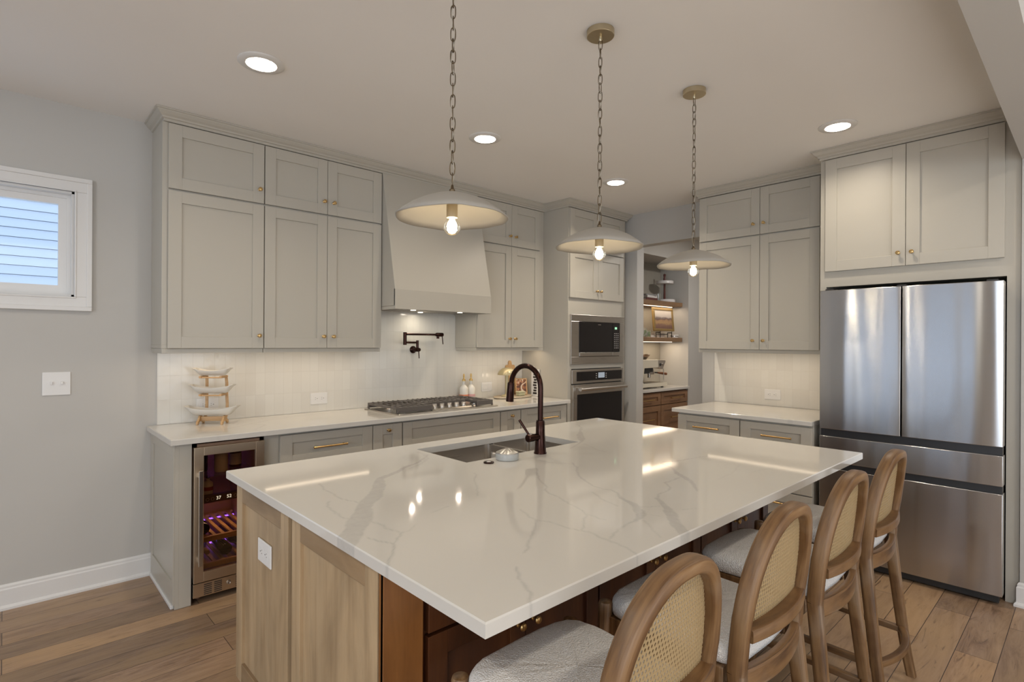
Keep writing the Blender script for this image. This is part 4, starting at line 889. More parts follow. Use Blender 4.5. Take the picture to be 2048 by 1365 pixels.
bm = B(); lathe(bm, (1.542, 1.800, 0.9142), [(0.023, 0), (0.023, 0.004), (0.020, 0.006), (0.012, 0.006), (0.012, 0.004)], 24); obj('ring', bm, 'bronze', t, smooth=True)
bm = B(); lathe(bm, (1.542, 1.800, 0.9172), [(0.0105, 0), (0.0105, 0.002), (0.008, 0.003)], 18); obj('push_cap', bm, 'white', t, smooth=True)
t = thing('lidded_canister', 'low round grey canister with a ribbed silver lid beside the faucet', 'canister', (1.652, 1.802, 0.914))
bm = B(); lathe(bm, (1.652, 1.802, 0.9143), [(0.049, 0), (0.0515, 0.002), (0.052, 0.026), (0.0505, 0.029)], 36); obj('body', bm, mat('pale_grey_plastic', (0.40, 0.41, 0.40), 0.35), t, smooth=True)
bm = B(); n = 48; loops = []
for r, h, w in ((0.0515, 0.0292, 0), (0.050, 0.0325, 0.0003), (0.030, 0.041, 0.0012), (0.010, 0.0475, 0.0006), (0.0005, 0.048, 0)):
    loops.append([(1.652+r*math.cos(2*math.pi*k/n), 1.802+r*math.sin(2*math.pi*k/n), 0.9143+h+w*(1 if k % 4 < 2 else -1)) for k in range(n)])
rings(bm, loops); obj('lid', bm, mat('satin_lid', (0.42, 0.40, 0.37), 0.42, 1.0), t, smooth=True)
bm = B(); cyl(bm, (1.613, 1.838, 0.938), (1.603, 1.846, 0.940), 0.007, n=12); obj('side_tab', bm, 'steel', t, smooth=True)

# ------------------------------------------------------------------ bar stools
def yb(z):      # rear line of the bentwood back: feet splay out, seat level in front, top leans away
    return -0.275+0.075*min(1, z/0.6)**0.8 if z < 0.6 else -0.200-0.047*((z-0.6)/0.4)**1.3
def xb(z): return 0.214-0.027*min(1, z/0.62)
def bow(x): return -0.030*(1-(x/0.2)**2)
def make_stool(label):
    t = thing('bar_stool', label, 'bar stool', (0, 0, 0), 'bar stools along the island')
    bm = B(); loops = []
    for s, z in ((0.93, 0.604), (1.0, 0.612), (1.012, 0.630), (1.0, 0.646), (0.965, 0.658), (0.90, 0.665), (0.6, 0.671), (0.25, 0.674), (0.01, 0.675)):
        lp = []
        for k in range(56):
            a = 2*math.pi*k/56; c, sn = math.cos(a), math.sin(a); e = 0.42 if sn > 0 else 0.22
            x = math.copysign(abs(c)**e, c); y = math.copysign(abs(sn)**e, sn); w = 0.203+0.010*y if y > 0 else 0.200
            j = 0.0016*noise.noise((x*30, y*30, z*60))
            yy = 0.013+0.205*y*s
            if y < 0: yy += bow(x*0.2)*0.55*abs(y)
            lp.append((x*w*s+j, yy+j, z+j))
        loops.append(lp)
    rings(bm, loops); s_ = obj('seat', bm, 'boucle', t, smooth='all'); s_['label'] = 'nubby off-white seat cushion'
    bm = B()
    box(bm, -0.175, 0.175, 0.178, 0.200, 0.552, 0.606); box(bm, -0.204, -0.184, -0.17, 0.19, 0.552, 0.606); box(bm, 0.184, 0.204, -0.17, 0.19, 0.552, 0.606)
    obj('seat_frame', bm, 'oak', t, 0.003)
    for s in (-1, 1):
        bm = B(); tube(bm, [(s*0.212, 0.232, 0), (s*0.207, 0.222, 0.2), (s*0.200, 0.210, 0.5), (s*0.198, 0.206, 0.636), (s*0.198, 0.206, 0.644), (s*0.198, 0.206, 0.647)], [0.0155, 0.0185, 0.0215, 0.022, 0.0195, 0.012], 18); obj('leg', bm, 'oak', t, smooth=True)
    zs = [0, 0.1, 0.2, 0.3, 0.4, 0.5, 0.56, 0.60]
    pts = [(-xb(z), yb(z), z) for z in (0.600, 0.65, 0.70)]
    for k in range(1, 40):
        a = math.pi*k/40; c, sn = math.cos(math.pi-a), math.sin(a); x = math.copysign(abs(c)**0.80, c)*0.188; z = 0.715+0.275*sn**0.95
        pts.append((x, yb(z)+bow(x)*0.5*(1 if z > 0.75 else 0.3), z))
    pts += [(xb(z), yb(z), z) for z in (0.70, 0.65, 0.600)]
    bm = B(); ribbon(bm, pts, 0.0178, 0.0235, rnd=0.5, run0=0.0); obj('back_frame', bm, 'oak', t, smooth=True)
    flen = sum((Vector(b_)-Vector(a_)).length for a_, b_ in zip(pts, pts[1:]))
    for s in (-1, 1):
        zz_ = zs if s < 0 else zs[::-1]; lp_ = [(s*xb(z), yb(z), z) for z in zz_]
        ll_ = sum((Vector(b_)-Vector(a_)).length for a_, b_ in zip(lp_, lp_[1:]))
        bm = B(); ribbon(bm, lp_, [0.0148+0.0030*z/0.6 for z in zz_], [0.0185+0.0050*z/0.6 for z in zz_], rnd=0.5, run0=-ll_ if s < 0 else flen); obj('leg', bm, 'oak', t, smooth=True)
    def bowed(z0, z1, hd, off, name, m='oak_h', xw=0.172, amt=1.0):
        bm = B(); zc = (z0+z1)/2; ribbon(bm, [(x, yb(zc)+off+bow(x)*amt, zc) for x in [-xw+2*xw*k/16 for k in range(17)]], (z1-z0)/2, hd, rnd=0.25); return obj(name, bm, m, t, smooth=True)
    bowed(0.682, 0.716, 0.022, 0.0, 'back_crossbar')
    bowed(0.552, 0.612, 0.012, 0.0, 'rear_rail')
    # cane panel with real openings
    bm = B(); pu, pz = 0.0108, 0.0118
    for r_ in range(24):
        z = 0.712+pz*(r_+0.5)
        for c_ in range(-18, 19):
            x = c_*pu+(pu/2 if r_ % 2 else 0)
            zt = 0.715+0.275*max(0, 1-min(1, abs(x)/0.172)**2.3)**0.48
            if abs(x) > 0.176 or z > zt-0.004: continue
            P = lambda dx, dz: (x+dx, yb(z+dz)+bow(x+dx)*0.5+0.005, z+dz)
            hx, hz = pu/2, pz/2
            o8 = [(hx, 0), (hx, hz), (0, hz), (-hx, hz), (-hx, 0), (-hx, -hz), (0, -hz), (hx, -hz)]
            i8 = [(0.0030, 0), (0.0021, 0.0034), (0, 0.0045), (-0.0021, 0.0034), (-0.0030, 0), (-0.0021, -0.0034), (0, -0.0045), (0.0021, -0.0034)]
            vo = [bm.verts.new(P(*q)) for q in o8]; vi = [bm.verts.new(P(*q)) for q in i8]
            for k in range(8): bm.faces.new((vo[k], vo[(k+1) % 8], vi[(k+1) % 8], vi[k]))
    bmesh.ops.remove_doubles(bm, verts=bm.verts[:], dist=1e-5)
    cn = obj('cane_panel', bm, 'cane', t); cn['label'] = 'open woven cane back'
    sm = cn.modifiers.new('thickness', 'SOLIDIFY'); sm.thickness = 0.0016; sm.offset = 0
    for s in (-1, 1):
        bm = B(); ribbon(bm, [(s*0.2065, 0.213, 0.205), (s*0.204, 0.0, 0.20), (s*0.201, -0.235, 0.195)], 0.0125, 0.0125, dax=(1, 0, 0), rnd=0.3); obj('side_stretcher', bm, 'oak_h', t, smooth=True)
    bm = B(); ribbon(bm, [(-0.19, 0.22, 0.235), (0.19, 0.22, 0.235)], 0.0125, 0.013, rnd=0.3); obj('footrest', bm, 'oak_h', t, smooth=True)
    bm = B(); ribbon(bm, [(x, yb(0.2)+0.004+1.6*bow(x)+0.0, 0.20) for x in [-0.195+0.39*k/14 for k in range(15)]], 0.0125, 0.013, rnd=0.3); obj('rear_stretcher', bm, 'oak_h', t, smooth=True)
    return t
st = make_stool('wooden bar stool with cane back, nearest the camera at the island corner')
SX = [0.995, 1.555, 2.115, 2.675]; SYC = 0.823
SL = ['', 'second cane-back bar stool from the camera, between two others', 'third cane-back bar stool from the camera along the island', 'cane-back bar stool farthest from the camera, nearest the refrigerator']
for k in range(1, 4): dup(st, (SX[k], SYC, 0), SL[k])
st.location = (SX[0], SYC, 0)

# ------------------------------------------------------------------ pendants
M['bulbglass'] = clear_glass('bulb_glass', (1.0, 0.97, 0.90), 0.10)
M['filament'] = emit('bulb_glow', (1.0, 0.84, 0.60), 78.0)
def make_pendant(label):
    t = thing('pendant_light', label, 'pendant light', (0, 0, CE), 'pendant lights over the island')
    bm = B(); lathe(bm, (0, 0, CE), [(0.058, -0.0005), (0.058, -0.0245), (0.0565, -0.026), (0.008, -0.0262), (0.008, -0.040), (0.005, -0.045)], 40); obj('canopy', bm, 'antique', t, smooth=True)
    bm = B(); lathe(bm, (0.041, -0.041, CE-0.013), [(0.004, -0.001), (0.004, 0.001)], 8, 'y'); obj('canopy_screw', bm, 'dark', t)
    bm = B(); z = CE-0.042; k = 0; pitch = 0.0372
    zend = 1.952
    nl = round((z-zend)/pitch); pitch = (z-zend)/nl
    for k in range(nl):
        zc = z-pitch*(k+0.5); a = R(43 + (90 if k % 2 else 0) + 14*math.sin(k*2.3)); ux, uy = math.cos(a), math.sin(a); h, w = pitch/2+0.0035, 0.0082; lp = []
        for q in range(24):
            th_ = 2*math.pi*q/24; c, s = math.cos(th_), math.sin(th_); lp.append((ux*w*math.copysign(abs(c)**0.7, c), uy*w*math.copysign(abs(c)**0.7, c), zc+h*math.copysign(abs(s)**0.75, s)))
        tmp = B(); tube(tmp, lp, 0.0017, 6, closed=True); me_ = bpy.data.meshes.new('tmp'); tmp.to_mesh(me_); tmp.free(); bm.from_mesh(me_); bpy.data.meshes.remove(me_)
    obj('chain', bm, 'chain', t, smooth=True)
    bm = B(); cp_ = [(0.006*math.cos(q*0.55), 0.006*math.sin(q*0.55), CE-0.04-(CE-0.04-1.945)*q/60) for q in range(61)]; tube(bm, cp_, 0.0016, 6); cd = obj('cord', bm, mat('pale_cord', (0.45, 0.40, 0.32), 0.5), t, smooth=True)
    bm = B(); lathe(bm, (0, 0, 1.925), [(0.0095, 0), (0.0095, 0.012), (0.006, 0.016), (0.0045, 0.026), (0.002, 0.030)], 18); obj('hook_cap', bm, 'chain', t, smooth=True)
    bm = B(); n = 64; out = [(0.010, 1.929), (0.030, 1.924), (0.065, 1.915), (0.100, 1.902), (0.135, 1.884), (0.165, 1.863), (0.186, 1.845)]
    inn = [(0.183, 1.842), (0.160, 1.857), (0.130, 1.877), (0.095, 1.895), (0.060, 1.907), (0.020, 1.914)]
    def wob(r, z, k):
        a = 2*math.pi*k/n; q = (r/0.186)**2; dz = q*(0.0018*math.sin(3*a+1.0)+0.0014*math.sin(5*a)+0.0008*math.sin(9*a+2)); dr = 1+0.012*q*math.sin(4*a+0.6)+0.008*q*math.sin(7*a)
        return (r*dr*math.cos(a), r*dr*math.sin(a), z+dz)
    rings(bm, [[wob(r, z, k) for k in range(n)] for r, z in out+inn]); sh = obj('lamp_shade', bm, 'plaster', t, smooth='all')
    bm = B(); lathe(bm, (0, 0, 1.845), [(0.0175, 0), (0.0185, 0.003), (0.0185, 0.066), (0.016, 0.069)], 24); obj('socket', bm, mat('ivory_socket', (0.50, 0.40, 0.24), 0.4), t, smooth=True)
    bm = B(); lathe(bm, (0, 0, 1.787), [(0.001, 0), (0.012, 0.0025), (0.022, 0.009), (0.0275, 0.020), (0.029, 0.029), (0.0265, 0.040), (0.018, 0.051), (0.0135, 0.058)], 28, cap=False); bu = obj('bulb', bm, 'bulbglass', t, smooth='all')
    bm = B(); lathe(bm, (0, 0, 1.793), [(0.001, 0), (0.010, 0.003), (0.0165, 0.012), (0.0175, 0.024), (0.014, 0.036), (0.006, 0.046), (0.001, 0.048)], 24); g = obj('bulb_glow', bm, 'filament', bu, smooth='all'); g['label'] = 'glowing bulb core'
    return t
PX = [1.075, 1.850, 2.640]; PY = 1.447
pd = make_pendant('white saucer pendant on a chain, nearest the camera over the sink end')
dup(pd, (PX[1], PY, CE), 'middle white saucer pendant of the three over the island', 1.1)
dup(pd, (PX[2], PY, CE), 'white saucer pendant farthest from the camera, nearest the refrigerator', 2.3)
pd.location = (PX[0], PY, CE)

# recessed lights
M['can_glow'] = emit('can_glow', (1.0, 0.93, 0.82), 9.0)
def make_can(label):
    t = thing('recessed_light', label, 'ceiling light', (0, 0, CE), 'recessed ceiling lights')
    bm = B(); lathe(bm, (0, 0, CE), [(0.104, -0.0005), (0.104, -0.0035), (0.099, -0.007), (0.074, -0.009), (0.068, -0.009), (0.067, -0.002)], 48, cap=False); obj('trim_ring', bm, 'trim', t, smooth=True)
    bm = B(); lathe(bm, (0, 0, CE), [(0.067, -0.004), (0.0655, 0.008), (0.0645, 0.009), (0.0605, 0.022), (0.0595, 0.023), (0.0555, 0.040)], 40, cap=False); obj('baffle', bm, 'trim', t)
    bm = B(); lathe(bm, (0, 0, CE), [(0.001, 0.0405), (0.0555, 0.0405), (0.0555, 0.042)], 40); o = obj('lens', bm, 'can_glow', t); o['label'] = 'glowing round lens'
    return t
CANS = [((0.894, 2.726), 'round recessed ceiling light in front of the left wall cabinets'), ((2.280, 2.718), 'round recessed ceiling light in front of the range hood'), ((3.680, 2.713), 'round recessed ceiling light near the oven tower'), ((3.698, 1.085), 'round recessed ceiling light in front of the cabinet over the refrigerator')]
c0 = make_can(CANS[0][1])
for (xy, lb) in CANS[1:]: dup(c0, (*xy, CE), lb)
c0.location = (*CANS[0][0], CE)
for (xy, lb) in CANS: lamp('recessed_lamp', 'AREA', (*xy, CE+0.036), 17.0 if xy[0] == 3.68 else 7.5, (1.0, 0.88, 0.72), shape='DISK', size=0.105, spread=R(170))

# ------------------------------------------------------------------ things on the range worktop
ZTOP = 0.9145
t = thing('tiered_dish_stand', 'light wood stand holding three stacked white boat-shaped dishes', 'dish stand', (0.965, 3.800, ZTOP))
ROOT[t.name] = Vector((0, 0, 0))
bm = B()
for s in (-1, 1):
    prism(bm, [(-0.052, 0), (-0.036, 0), (-0.020, 0.016), (0.020, 0.016), (0.036, 0), (0.052, 0), (0.050, 0.016), (0.030, 0.030), (0.014, 0.052), (-0.014, 0.052), (-0.030, 0.030), (-0.050, 0.016)], 'x', s*0.072-0.006, s*0.072+0.006)
box(bm, -0.070, 0.070, -0.006, 0.006, 0.018, 0.046); obj('base', bm, 'lightwood', t, 0.002)
for s in (-1, 1):
    bm = B(); ribbon(bm, [(s*0.062, 0.030, 0.024), (s*0.062, 0.052, 0.042), (s*0.062, 0.066, 0.08), (s*0.062, 0.068, 0.12), (s*0.060, 0.062, 0.19), (s*0.060, 0.064, 0.25), (s*0.058, 0.056, 0.298)], 0.006, 0.008, dax=(1, 0, 0), rnd=0.3); obj('post', bm, 'lightwood', t, smooth=True)
for z in (0.183, 0.295):
    bm = B()
    for s in (-1, 1): cyl(bm, (s*0.060, 0.066, z), (s*0.060, -0.040, z), 0.0075, n=12)
    cyl(bm, (-0.062, -0.030, z-0.003), (0.062, -0.030, z-0.003), 0.0045, n=10); obj('dish_cradle', bm, 'lightwood', t, smooth=True)
t.rotation_euler = (0, 0, R(-36))
stand_loc = t.location.copy()
def dish(label, L_, W_, z, h):
    d = thing('boat_dish', label, 'dish', (0, 0, 0), 'dishes on the tiered stand')
    bm = B(); nu, nv = 22, 8; up, dn = [], []
    def P(u, v, inner):
        s = abs(2*u-1); q = abs(2*v-1); zr = h*(0.62+0.38*s**2); zb = zr*max(0, (s-0.62)/0.38)**1.6
        x = (u-0.5)*L_; wv = W_*(1-0.22*s**3); zz = zb+(zr-zb)*q**2.4
        return (x*(1-0.10*(1-q)*s), (v-0.5)*wv, zz+(0.0045*(1-q*0.5) if inner else 0))
    for nm in (True, False):
        g = [[bm.verts.new(P(i/nu, j/nv, nm)) for j in range(nv+1)] for i in range(nu+1)]
        for i in range(nu):
            for j in range(nv): bm.faces.new((g[i][j], g[i+1][j], g[i+1][j+1], g[i][j+1]))
        (up if nm else dn).append(g)
    a, b = up[0], dn[0]
    ea = [a[i][0] for i in range(nu+1)] + [a[nu][j] for j in range(1, nv+1)] + [a[i][nv] for i in range(nu-1, -1, -1)] + [a[0][j] for j in range(nv-1, 0, -1)]
    eb = [b[i][0] for i in range(nu+1)] + [b[nu][j] for j in range(1, nv+1)] + [b[i][nv] for i in range(nu-1, -1, -1)] + [b[0][j] for j in range(nv-1, 0, -1)]
    for k in range(len(ea)): bm.faces.new((ea[k], ea[(k+1) % len(ea)], eb[(k+1) % len(eb)], eb[k]))
    obj('bowl', bm, 'ceramic', d, smooth=True)
    d.location = stand_loc+Vector((0.0, 0, z)); d.rotation_euler = (0, 0, R(-36)); return d
dish('largest white boat-shaped dish at the bottom of the wooden stand', 0.315, 0.098, 0.0525, 0.060)
dish('middle-sized white boat-shaped dish on the wooden stand', 0.260, 0.088, 0.1915, 0.054)
dish('smallest white boat-shaped dish at the top of the wooden stand', 0.222, 0.080, 0.3035, 0.046)
def soap(label, x, mark):
    t = thing('soap_bottle', label, 'bottle', (x, 3.895, ZTOP), 'soap bottles behind the cooktop'); o = (x, 3.895, ZTOP)
    bm = B(); lathe(bm, o, [(0.036, 0), (0.039, 0.004), (0.039, 0.100), (0.036, 0.114), (0.024, 0.130), (0.0145, 0.140), (0.0135, 0.172)], 28); obj('body', bm, mat('frosted_white', (0.66, 0.63, 0.57), 0.25), t, smooth=True)
    bm = B(); lathe(bm, (x, 3.895, ZTOP+0.1725), [(0.0165, 0), (0.0165, 0.014), (0.010, 0.018), (0.006, 0.030), (0.0085, 0.040), (0.0085, 0.052), (0.005, 0.066)], 18); obj('spray_cap', bm, 'gold', t, smooth=True)
    bm = B(); lathe(bm, o, [(0.0392, 0.03), (0.0395, 0.031), (0.0395, 0.052), (0.0392, 0.053)], 28); obj('printed_band', bm, mat('print_'+mark, {'orange': (0.62, 0.20, 0.10), 'pink': (0.55, 0.32, 0.32)}[mark], 0.5), t, smooth=True)
soap('white soap bottle with gold top and orange print behind the cooktop', 3.036, 'orange')
soap('white soap bottle with gold top and pink print, nearer the table lamp', 3.118, 'pink')
t = thing('serving_tray', 'oval pale wood tray under the small table lamp', 'tray', (3.555, 3.80, ZTOP))
bm = B(); rings(bm, [[(3.555+0.225*r*math.cos(2*math.pi*k/48), 3.800+0.115*r*math.sin(2*math.pi*k/48), ZTOP+z) for k in range(48)] for r, z in ((0.94, 0), (1, 0.006), (1, 0.015), (0.98, 0.018), (0.95, 0.017), (0.94, 0.012), (0.2, 0.012))]); obj('board', bm, mat('whitewashed_wood', (0.50, 0.42, 0.31), 0.5), t, smooth=True)
ZTR = ZTOP+0.0125
t = thing('table_lamp', 'small mushroom table lamp in pale olive brass on the oval tray', 'lamp', (3.470, 3.795, ZTR)); o = (3.470, 3.795, ZTR+0.0003)
M['olive'] = mat('pale_olive_metal', (0.43, 0.37, 0.22), 0.32, 0.35)
bm = B(); lathe(bm, o, [(0.054, 0), (0.054, 0.006), (0.048, 0.014), (0.034, 0.020), (0.020, 0.024), (0.017, 0.03)], 32); obj('base', bm, 'olive', t, smooth=True)
bm = B(); lathe(bm, (o[0], o[1], ZTR+0.03), [(0.0165, 0), (0.0165, 0.178)], 24); obj('stem', bm, 'olive', t, smooth=True)
bm = B(); lathe(bm, (o[0], o[1], ZTR+0.205), [(0.090, 0), (0.088, 0.012), (0.080, 0.030), (0.065, 0.048), (0.042, 0.062), (0.015, 0.069), (0.001, 0.070), (0.001, 0.066), (0.04, 0.058), (0.063, 0.044), (0.077, 0.026), (0.085, 0.010), (0.087, 0)], 36, cap=False); obj('lamp_shade', bm, 'olive', t, smooth=True)
bm = B(); lathe(bm, (o[0], o[1], ZTR+0.2755), [(0.003, 0), (0.006, 0.005), (0.005, 0.012), (0.001, 0.015)], 14); obj('finial', bm, 'brass', t, smooth=True)
lamp('table_lamp_glow', 'POINT', (3.470, 3.795, ZTR+0.19), 0.5, WARM, shadow_soft_size=0.03)
t = thing('covered_dish', 'small pale green box with a domed lid on the tray', 'box', (3.625, 3.770, ZTR))
bm = B(); box(bm, 3.585, 3.665, 3.745, 3.795, ZTR+0.0003, ZTR+0.030); obj('body', bm, mat('pale_green_enamel', (0.47, 0.46, 0.30), 0.4), t, 0.008)
bm = B(); box(bm, 3.580, 3.670, 3.741, 3.799, ZTR+0.0305, ZTR+0.045); obj('lid', bm, mat('pale_green_lid', (0.52, 0.50, 0.34), 0.4), t, 0.007)
t = thing('cutting_board', 'wooden board with a handle leaning on the tiles behind the table lamp', 'cutting board', (3.64, 3.93, ZTOP))
bm = B(); poly = [(-0.058, 0), (0.058, 0), (0.060, 0.29), (0.052, 0.302), (0.022, 0.304), (0.018, 0.330), (0.010, 0.345), (-0.010, 0.345), (-0.018, 0.330), (-0.022, 0.304), (-0.052, 0.302), (-0.060, 0.29)]
prism(bm, poly, 'y', -0.008, 0.008); ROOT[t.name] = Vector((0, 0, 0)); obj('board', bm, 'lightwood', t, 0.003); t.rotation_euler = (R(-6), 0, 0); t.location = (3.645, 3.912, ZTOP+0.001)
t = thing('standing_print', 'small framed brown and cream print standing at the right of the tray', 'picture', (3.70, 3.85, ZTR))
ROOT[t.name] = Vector((0, 0, 0))
bm = B()
for (a, b, c, d) in ((-0.062, 0.062, 0, 0.010), (-0.062, 0.062, 0.150, 0.160), (-0.062, -0.053, 0.010, 0.150), (0.053, 0.062, 0.010, 0.150)): box(bm, a, b, -0.006, 0.006, c, d)
obj('frame', bm, 'lightwood', t, 0.001)
m = mat('abstract_print', (0.5, 0.4, 0.3), 0.5); v = coords(m, (13, 13, 13)); n_ = N(m, 'ShaderNodeTexNoise', Scale=1.0, Detail=2.0, Distortion=1.5); L(m, v, n_.inputs['Vector'])
L(m, ramp(m, n_.outputs[0], [(0.40, (0.10, 0.04, 0.025)), (0.47, (0.42, 0.17, 0.07)), (0.52, (0.60, 0.52, 0.40)), (0.62, (0.55, 0.48, 0.38))]), BS(m).inputs['Base Color'])
bm = B(); box(bm, -0.0535, 0.0535, -0.003, 0.004, 0.0095, 0.1505); obj('print', bm, m, t)
t.location = (3.703, 3.835, ZTR+0.001); t.rotation_euler = (R(-9), 0, R(-18))
t = thing('wall_sign', 'narrow white sign with dark marks leaning against the oven tower side', 'sign', (3.808, 3.77, ZTOP))
bm = B(); box(bm, 3.800, 3.815, 3.70, 3.80, ZTOP+0.0005, ZTOP+0.262); obj('board', bm, 'white', t, 0.001)
bm = B()
for k in range(9): box(bm, 3.7985, 3.8005, 3.725+0.004*(k % 2), 3.775-0.006*(k % 3), ZTOP+0.02+k*0.026, ZTOP+0.038+k*0.026)
obj('dark_marks', bm, 'dark', t)

# ------------------------------------------------------------------ pantry nook
FP = Face('y', 3.475)
def bar(label, a, b):
    t = thing('bar_cabinet', label, 'cabinet', ((a+b)/2, NB, 0), 'wooden coffee bar cabinets')
    bm = B(); box(bm, a, b, 3.475, NB-0.001, 0.09, 0.872); box(bm, a, b, 3.53, NB-0.001, 0, 0.09); obj('carcass', bm, 'barwood', t, 0.001)
    for z0, z1 in ((0.728, 0.866), (0.42, 0.718), (0.10, 0.412)):
        o = shaker(FP, 'drawer', t, a+0.004, b-0.004, z0, z1, 'barwood', st=0.062, rail=0.045 if z1-z0 < 0.2 else 0.062); pull(FP, o, (a+b)/2-0.115, (a+b)/2+0.115, 0.795 if z0 > 0.7 else z0+0.15)
bar('stained wood coffee bar drawer cabinet nearer the oven tower', 4.982, 5.581)
bar('stained wood coffee bar drawer cabinet at the far end of the nook', 5.583, 6.183)
countertop('coffee_bar_countertop', 'white quartz worktop of the pantry coffee bar under the espresso machine', 4.98, NX-0.002, 3.432, NB-0.001, 0.884, 0.914, 0.05, [])
for lab_, z in (('upper thick wooden shelf in the pantry nook', 1.892), ('lower thick wooden shelf in the pantry nook', 1.458)):
    bm = B(); box(bm, 4.99, NX-0.002, 3.535, NB-0.001, z, z+0.050); o = obj('wall_shelf', bm, 'shelfwood', None, 0.002); tag(o, lab_, 'shelf', 'nook shelves')
    bm = B(); box(bm, 5.05, NX-0.06, NB-0.208, NB-0.192, z-0.006, z-0.0005); s = obj('light_strip', bm, 'strip', o); s['label'] = 'warm glowing light strip'
    lamp('shelf_light', 'AREA', (5.58, NB-0.20, z-0.010), 3.6, WARM, shape='RECTANGLE', size=1.1, size_y=0.22)
# espresso machine
t = thing('espresso_machine', 'cream espresso machine with a steel front and bean hopper on the coffee bar', 'espresso machine', (5.45, 3.64, 0.9143))
zb_ = 0.9145
bm = B(); y0, y1 = 3.535, 3.80
def side(y, y2): prism(bm, [(5.12, zb_+0.012), (5.66, zb_+0.012), (5.70, zb_+0.022), (5.70, zb_+0.058), (5.20, zb_+0.058), (5.18, zb_+0.075), (5.21, zb_+0.235), (5.50, zb_+0.238), (5.49, zb_+0.330), (5.12, zb_+0.335)], 'y', y, y2)
side(y0, y0+0.022); side(y1-0.022, y1); obj('side_panels', bm, 'cream', t, 0.004)
bm = B(); box(bm, 5.12, 5.185, y0+0.023, y1-0.023, zb_+0.012, zb_+0.325); box(bm, 5.18, 5.49, y0+0.023, y1-0.023, zb_+0.240, zb_+0.325); obj('body', bm, 'cream', t, 0.003)
bm = B(); prism(bm, [(5.492, zb_+0.245), (5.60, zb_+0.215), (5.66, zb_+0.300), (5.655, zb_+0.322), (5.492, zb_+0.328)], 'y', y0+0.005, y1-0.005); hp = obj('control_head', bm, 'steel', t, 0.004)
for (x, z) in ((5.545, 0.272), (5.60, 0.275)):
    bm = B(); lathe(bm, (x, y0+0.0045, zb_+z), [(0.017, 0), (0.017, 0.005), (0.013, 0.008)], 20, 'y'); obj('dial', bm, 'black' if x < 5.57 else 'steel', hp, smooth=True)
bm = B(); box(bm, 5.19, 5.36, y0+0.03, y1-0.03, zb_+0.17, zb_+0.238); box(bm, 5.35, 5.46, y0+0.05, y1-0.05, zb_+0.185, zb_+0.239); obj('group_housing', bm, 'black', t, 0.003)
bm = B(); lathe(bm, (5.545, 3.66, zb_+0.150), [(0.034, 0), (0.036, 0.004), (0.036, 0.030), (0.030, 0.034), (0.030, 0.062)], 24); obj('group_head', bm, 'steel', t, smooth=True)
bm = B(); cyl(bm, (5.38, 3.585, zb_+0.185), (5.38, 3.585, zb_+0.120), 0.018); obj('grinder_chute', bm, 'steel', t, smooth=True)
bm = B(); tube(bm, [(5.585, 3.655, zb_+0.172), (5.64, 3.64, zb_+0.168)], 0.009, 12); ph = obj('portafilter', bm, 'black', t, smooth=True)
bm = B(); tube(bm, [(5.64, 3.64, zb_+0.168), (5.70, 3.62, zb_+0.160), (5.775, 3.60, zb_+0.150)], [0.010, 0.015, 0.016], 14); obj('wooden_handle', bm, mat('dark_handle_wood', (0.16, 0.055, 0.02), 0.35), ph, smooth=True)
bm = B(); tube(bm, [(5.645, 3.56, zb_+0.22), (5.65, 3.558, zb_+0.16), (5.645, 3.556, zb_+0.085)], 0.005, 10); obj('steam_wand', bm, 'steel', t, smooth=True)
bm = B(); box(bm, 5.21, 5.695, y0+0.024, y1-0.024, zb_+0.012, zb_+0.055)
for k in range(9): box(bm, 5.34+k*0.038, 5.36+k*0.038, y0+0.04, y1-0.04, zb_+0.055, zb_+0.058)
obj('drip_tray', bm, 'steel', t, 0.002)
bm = B()
for x in (5.16, 5.64):
    for y in (y0+0.04, y1-0.04): lathe(bm, (x, y, zb_), [(0.016, 0), (0.016, 0.013)], 12)
obj('feet', bm, 'black', t)
bm = B(); lathe(bm, (5.33, 3.66, zb_+0.3255), [(0.052, 0), (0.058, 0.006), (0.095, 0.052), (0.098, 0.066), (0.094, 0.070)], 32); obj('bean_hopper', bm, clear_glass('smoky_hopper', (0.5, 0.42, 0.36), 0.10), t, smooth=True)
bm = B(); lathe(bm, (5.33, 3.66, zb_+0.334), [(0.050, 0), (0.082, 0.032), (0.04, 0.044), (0.001, 0.047)], 28); obj('coffee_beans', bm, mat('roasted_beans', (0.07, 0.028, 0.012), 0.5), t, smooth=True)
t.location.x += 0.155
# upper shelf
US = 1.9422
t = thing('glass_cloche', 'glass dome on a dark footed plate on the upper nook shelf', 'cloche', (5.325, 3.69, US))
bm = B(); lathe(bm, (5.325, 3.69, US+0.0003), [(0.05, 0), (0.05, 0.006), (0.012, 0.012), (0.012, 0.075), (0.04, 0.082), (0.128, 0.086), (0.130, 0.094), (0.125, 0.098)], 36); obj('footed_plate', bm, 'black', t, smooth=True)
bm = B(); lathe(bm, (5.325, 3.69, US+0.0985), [(0.105, 0), (0.106, 0.03), (0.098, 0.070), (0.075, 0.098), (0.040, 0.112), (0.006, 0.116)], 36, cap=False); do = obj('glass_dome', bm, 'glass', t, smooth='all')
bm = B(); lathe(bm, (5.325, 3.69, US+0.215), [(0.004, 0), (0.012, 0.008), (0.010, 0.020), (0.001, 0.024)], 16); obj('dome_knob', bm, 'black', do, smooth=True)
BK = [('dark red book lying at the bottom of the shelf stack', (0.10, 0.03, 0.025), 0.028, 0.24, 0.0), ('white book lying in the middle of the shelf stack', (0.58, 0.56, 0.54), 0.026, 0.235, 5), ('slim grey book lying on top of the shelf stack', (0.22, 0.22, 0.22), 0.014, 0.205, -4)]
zz = US+0.0005
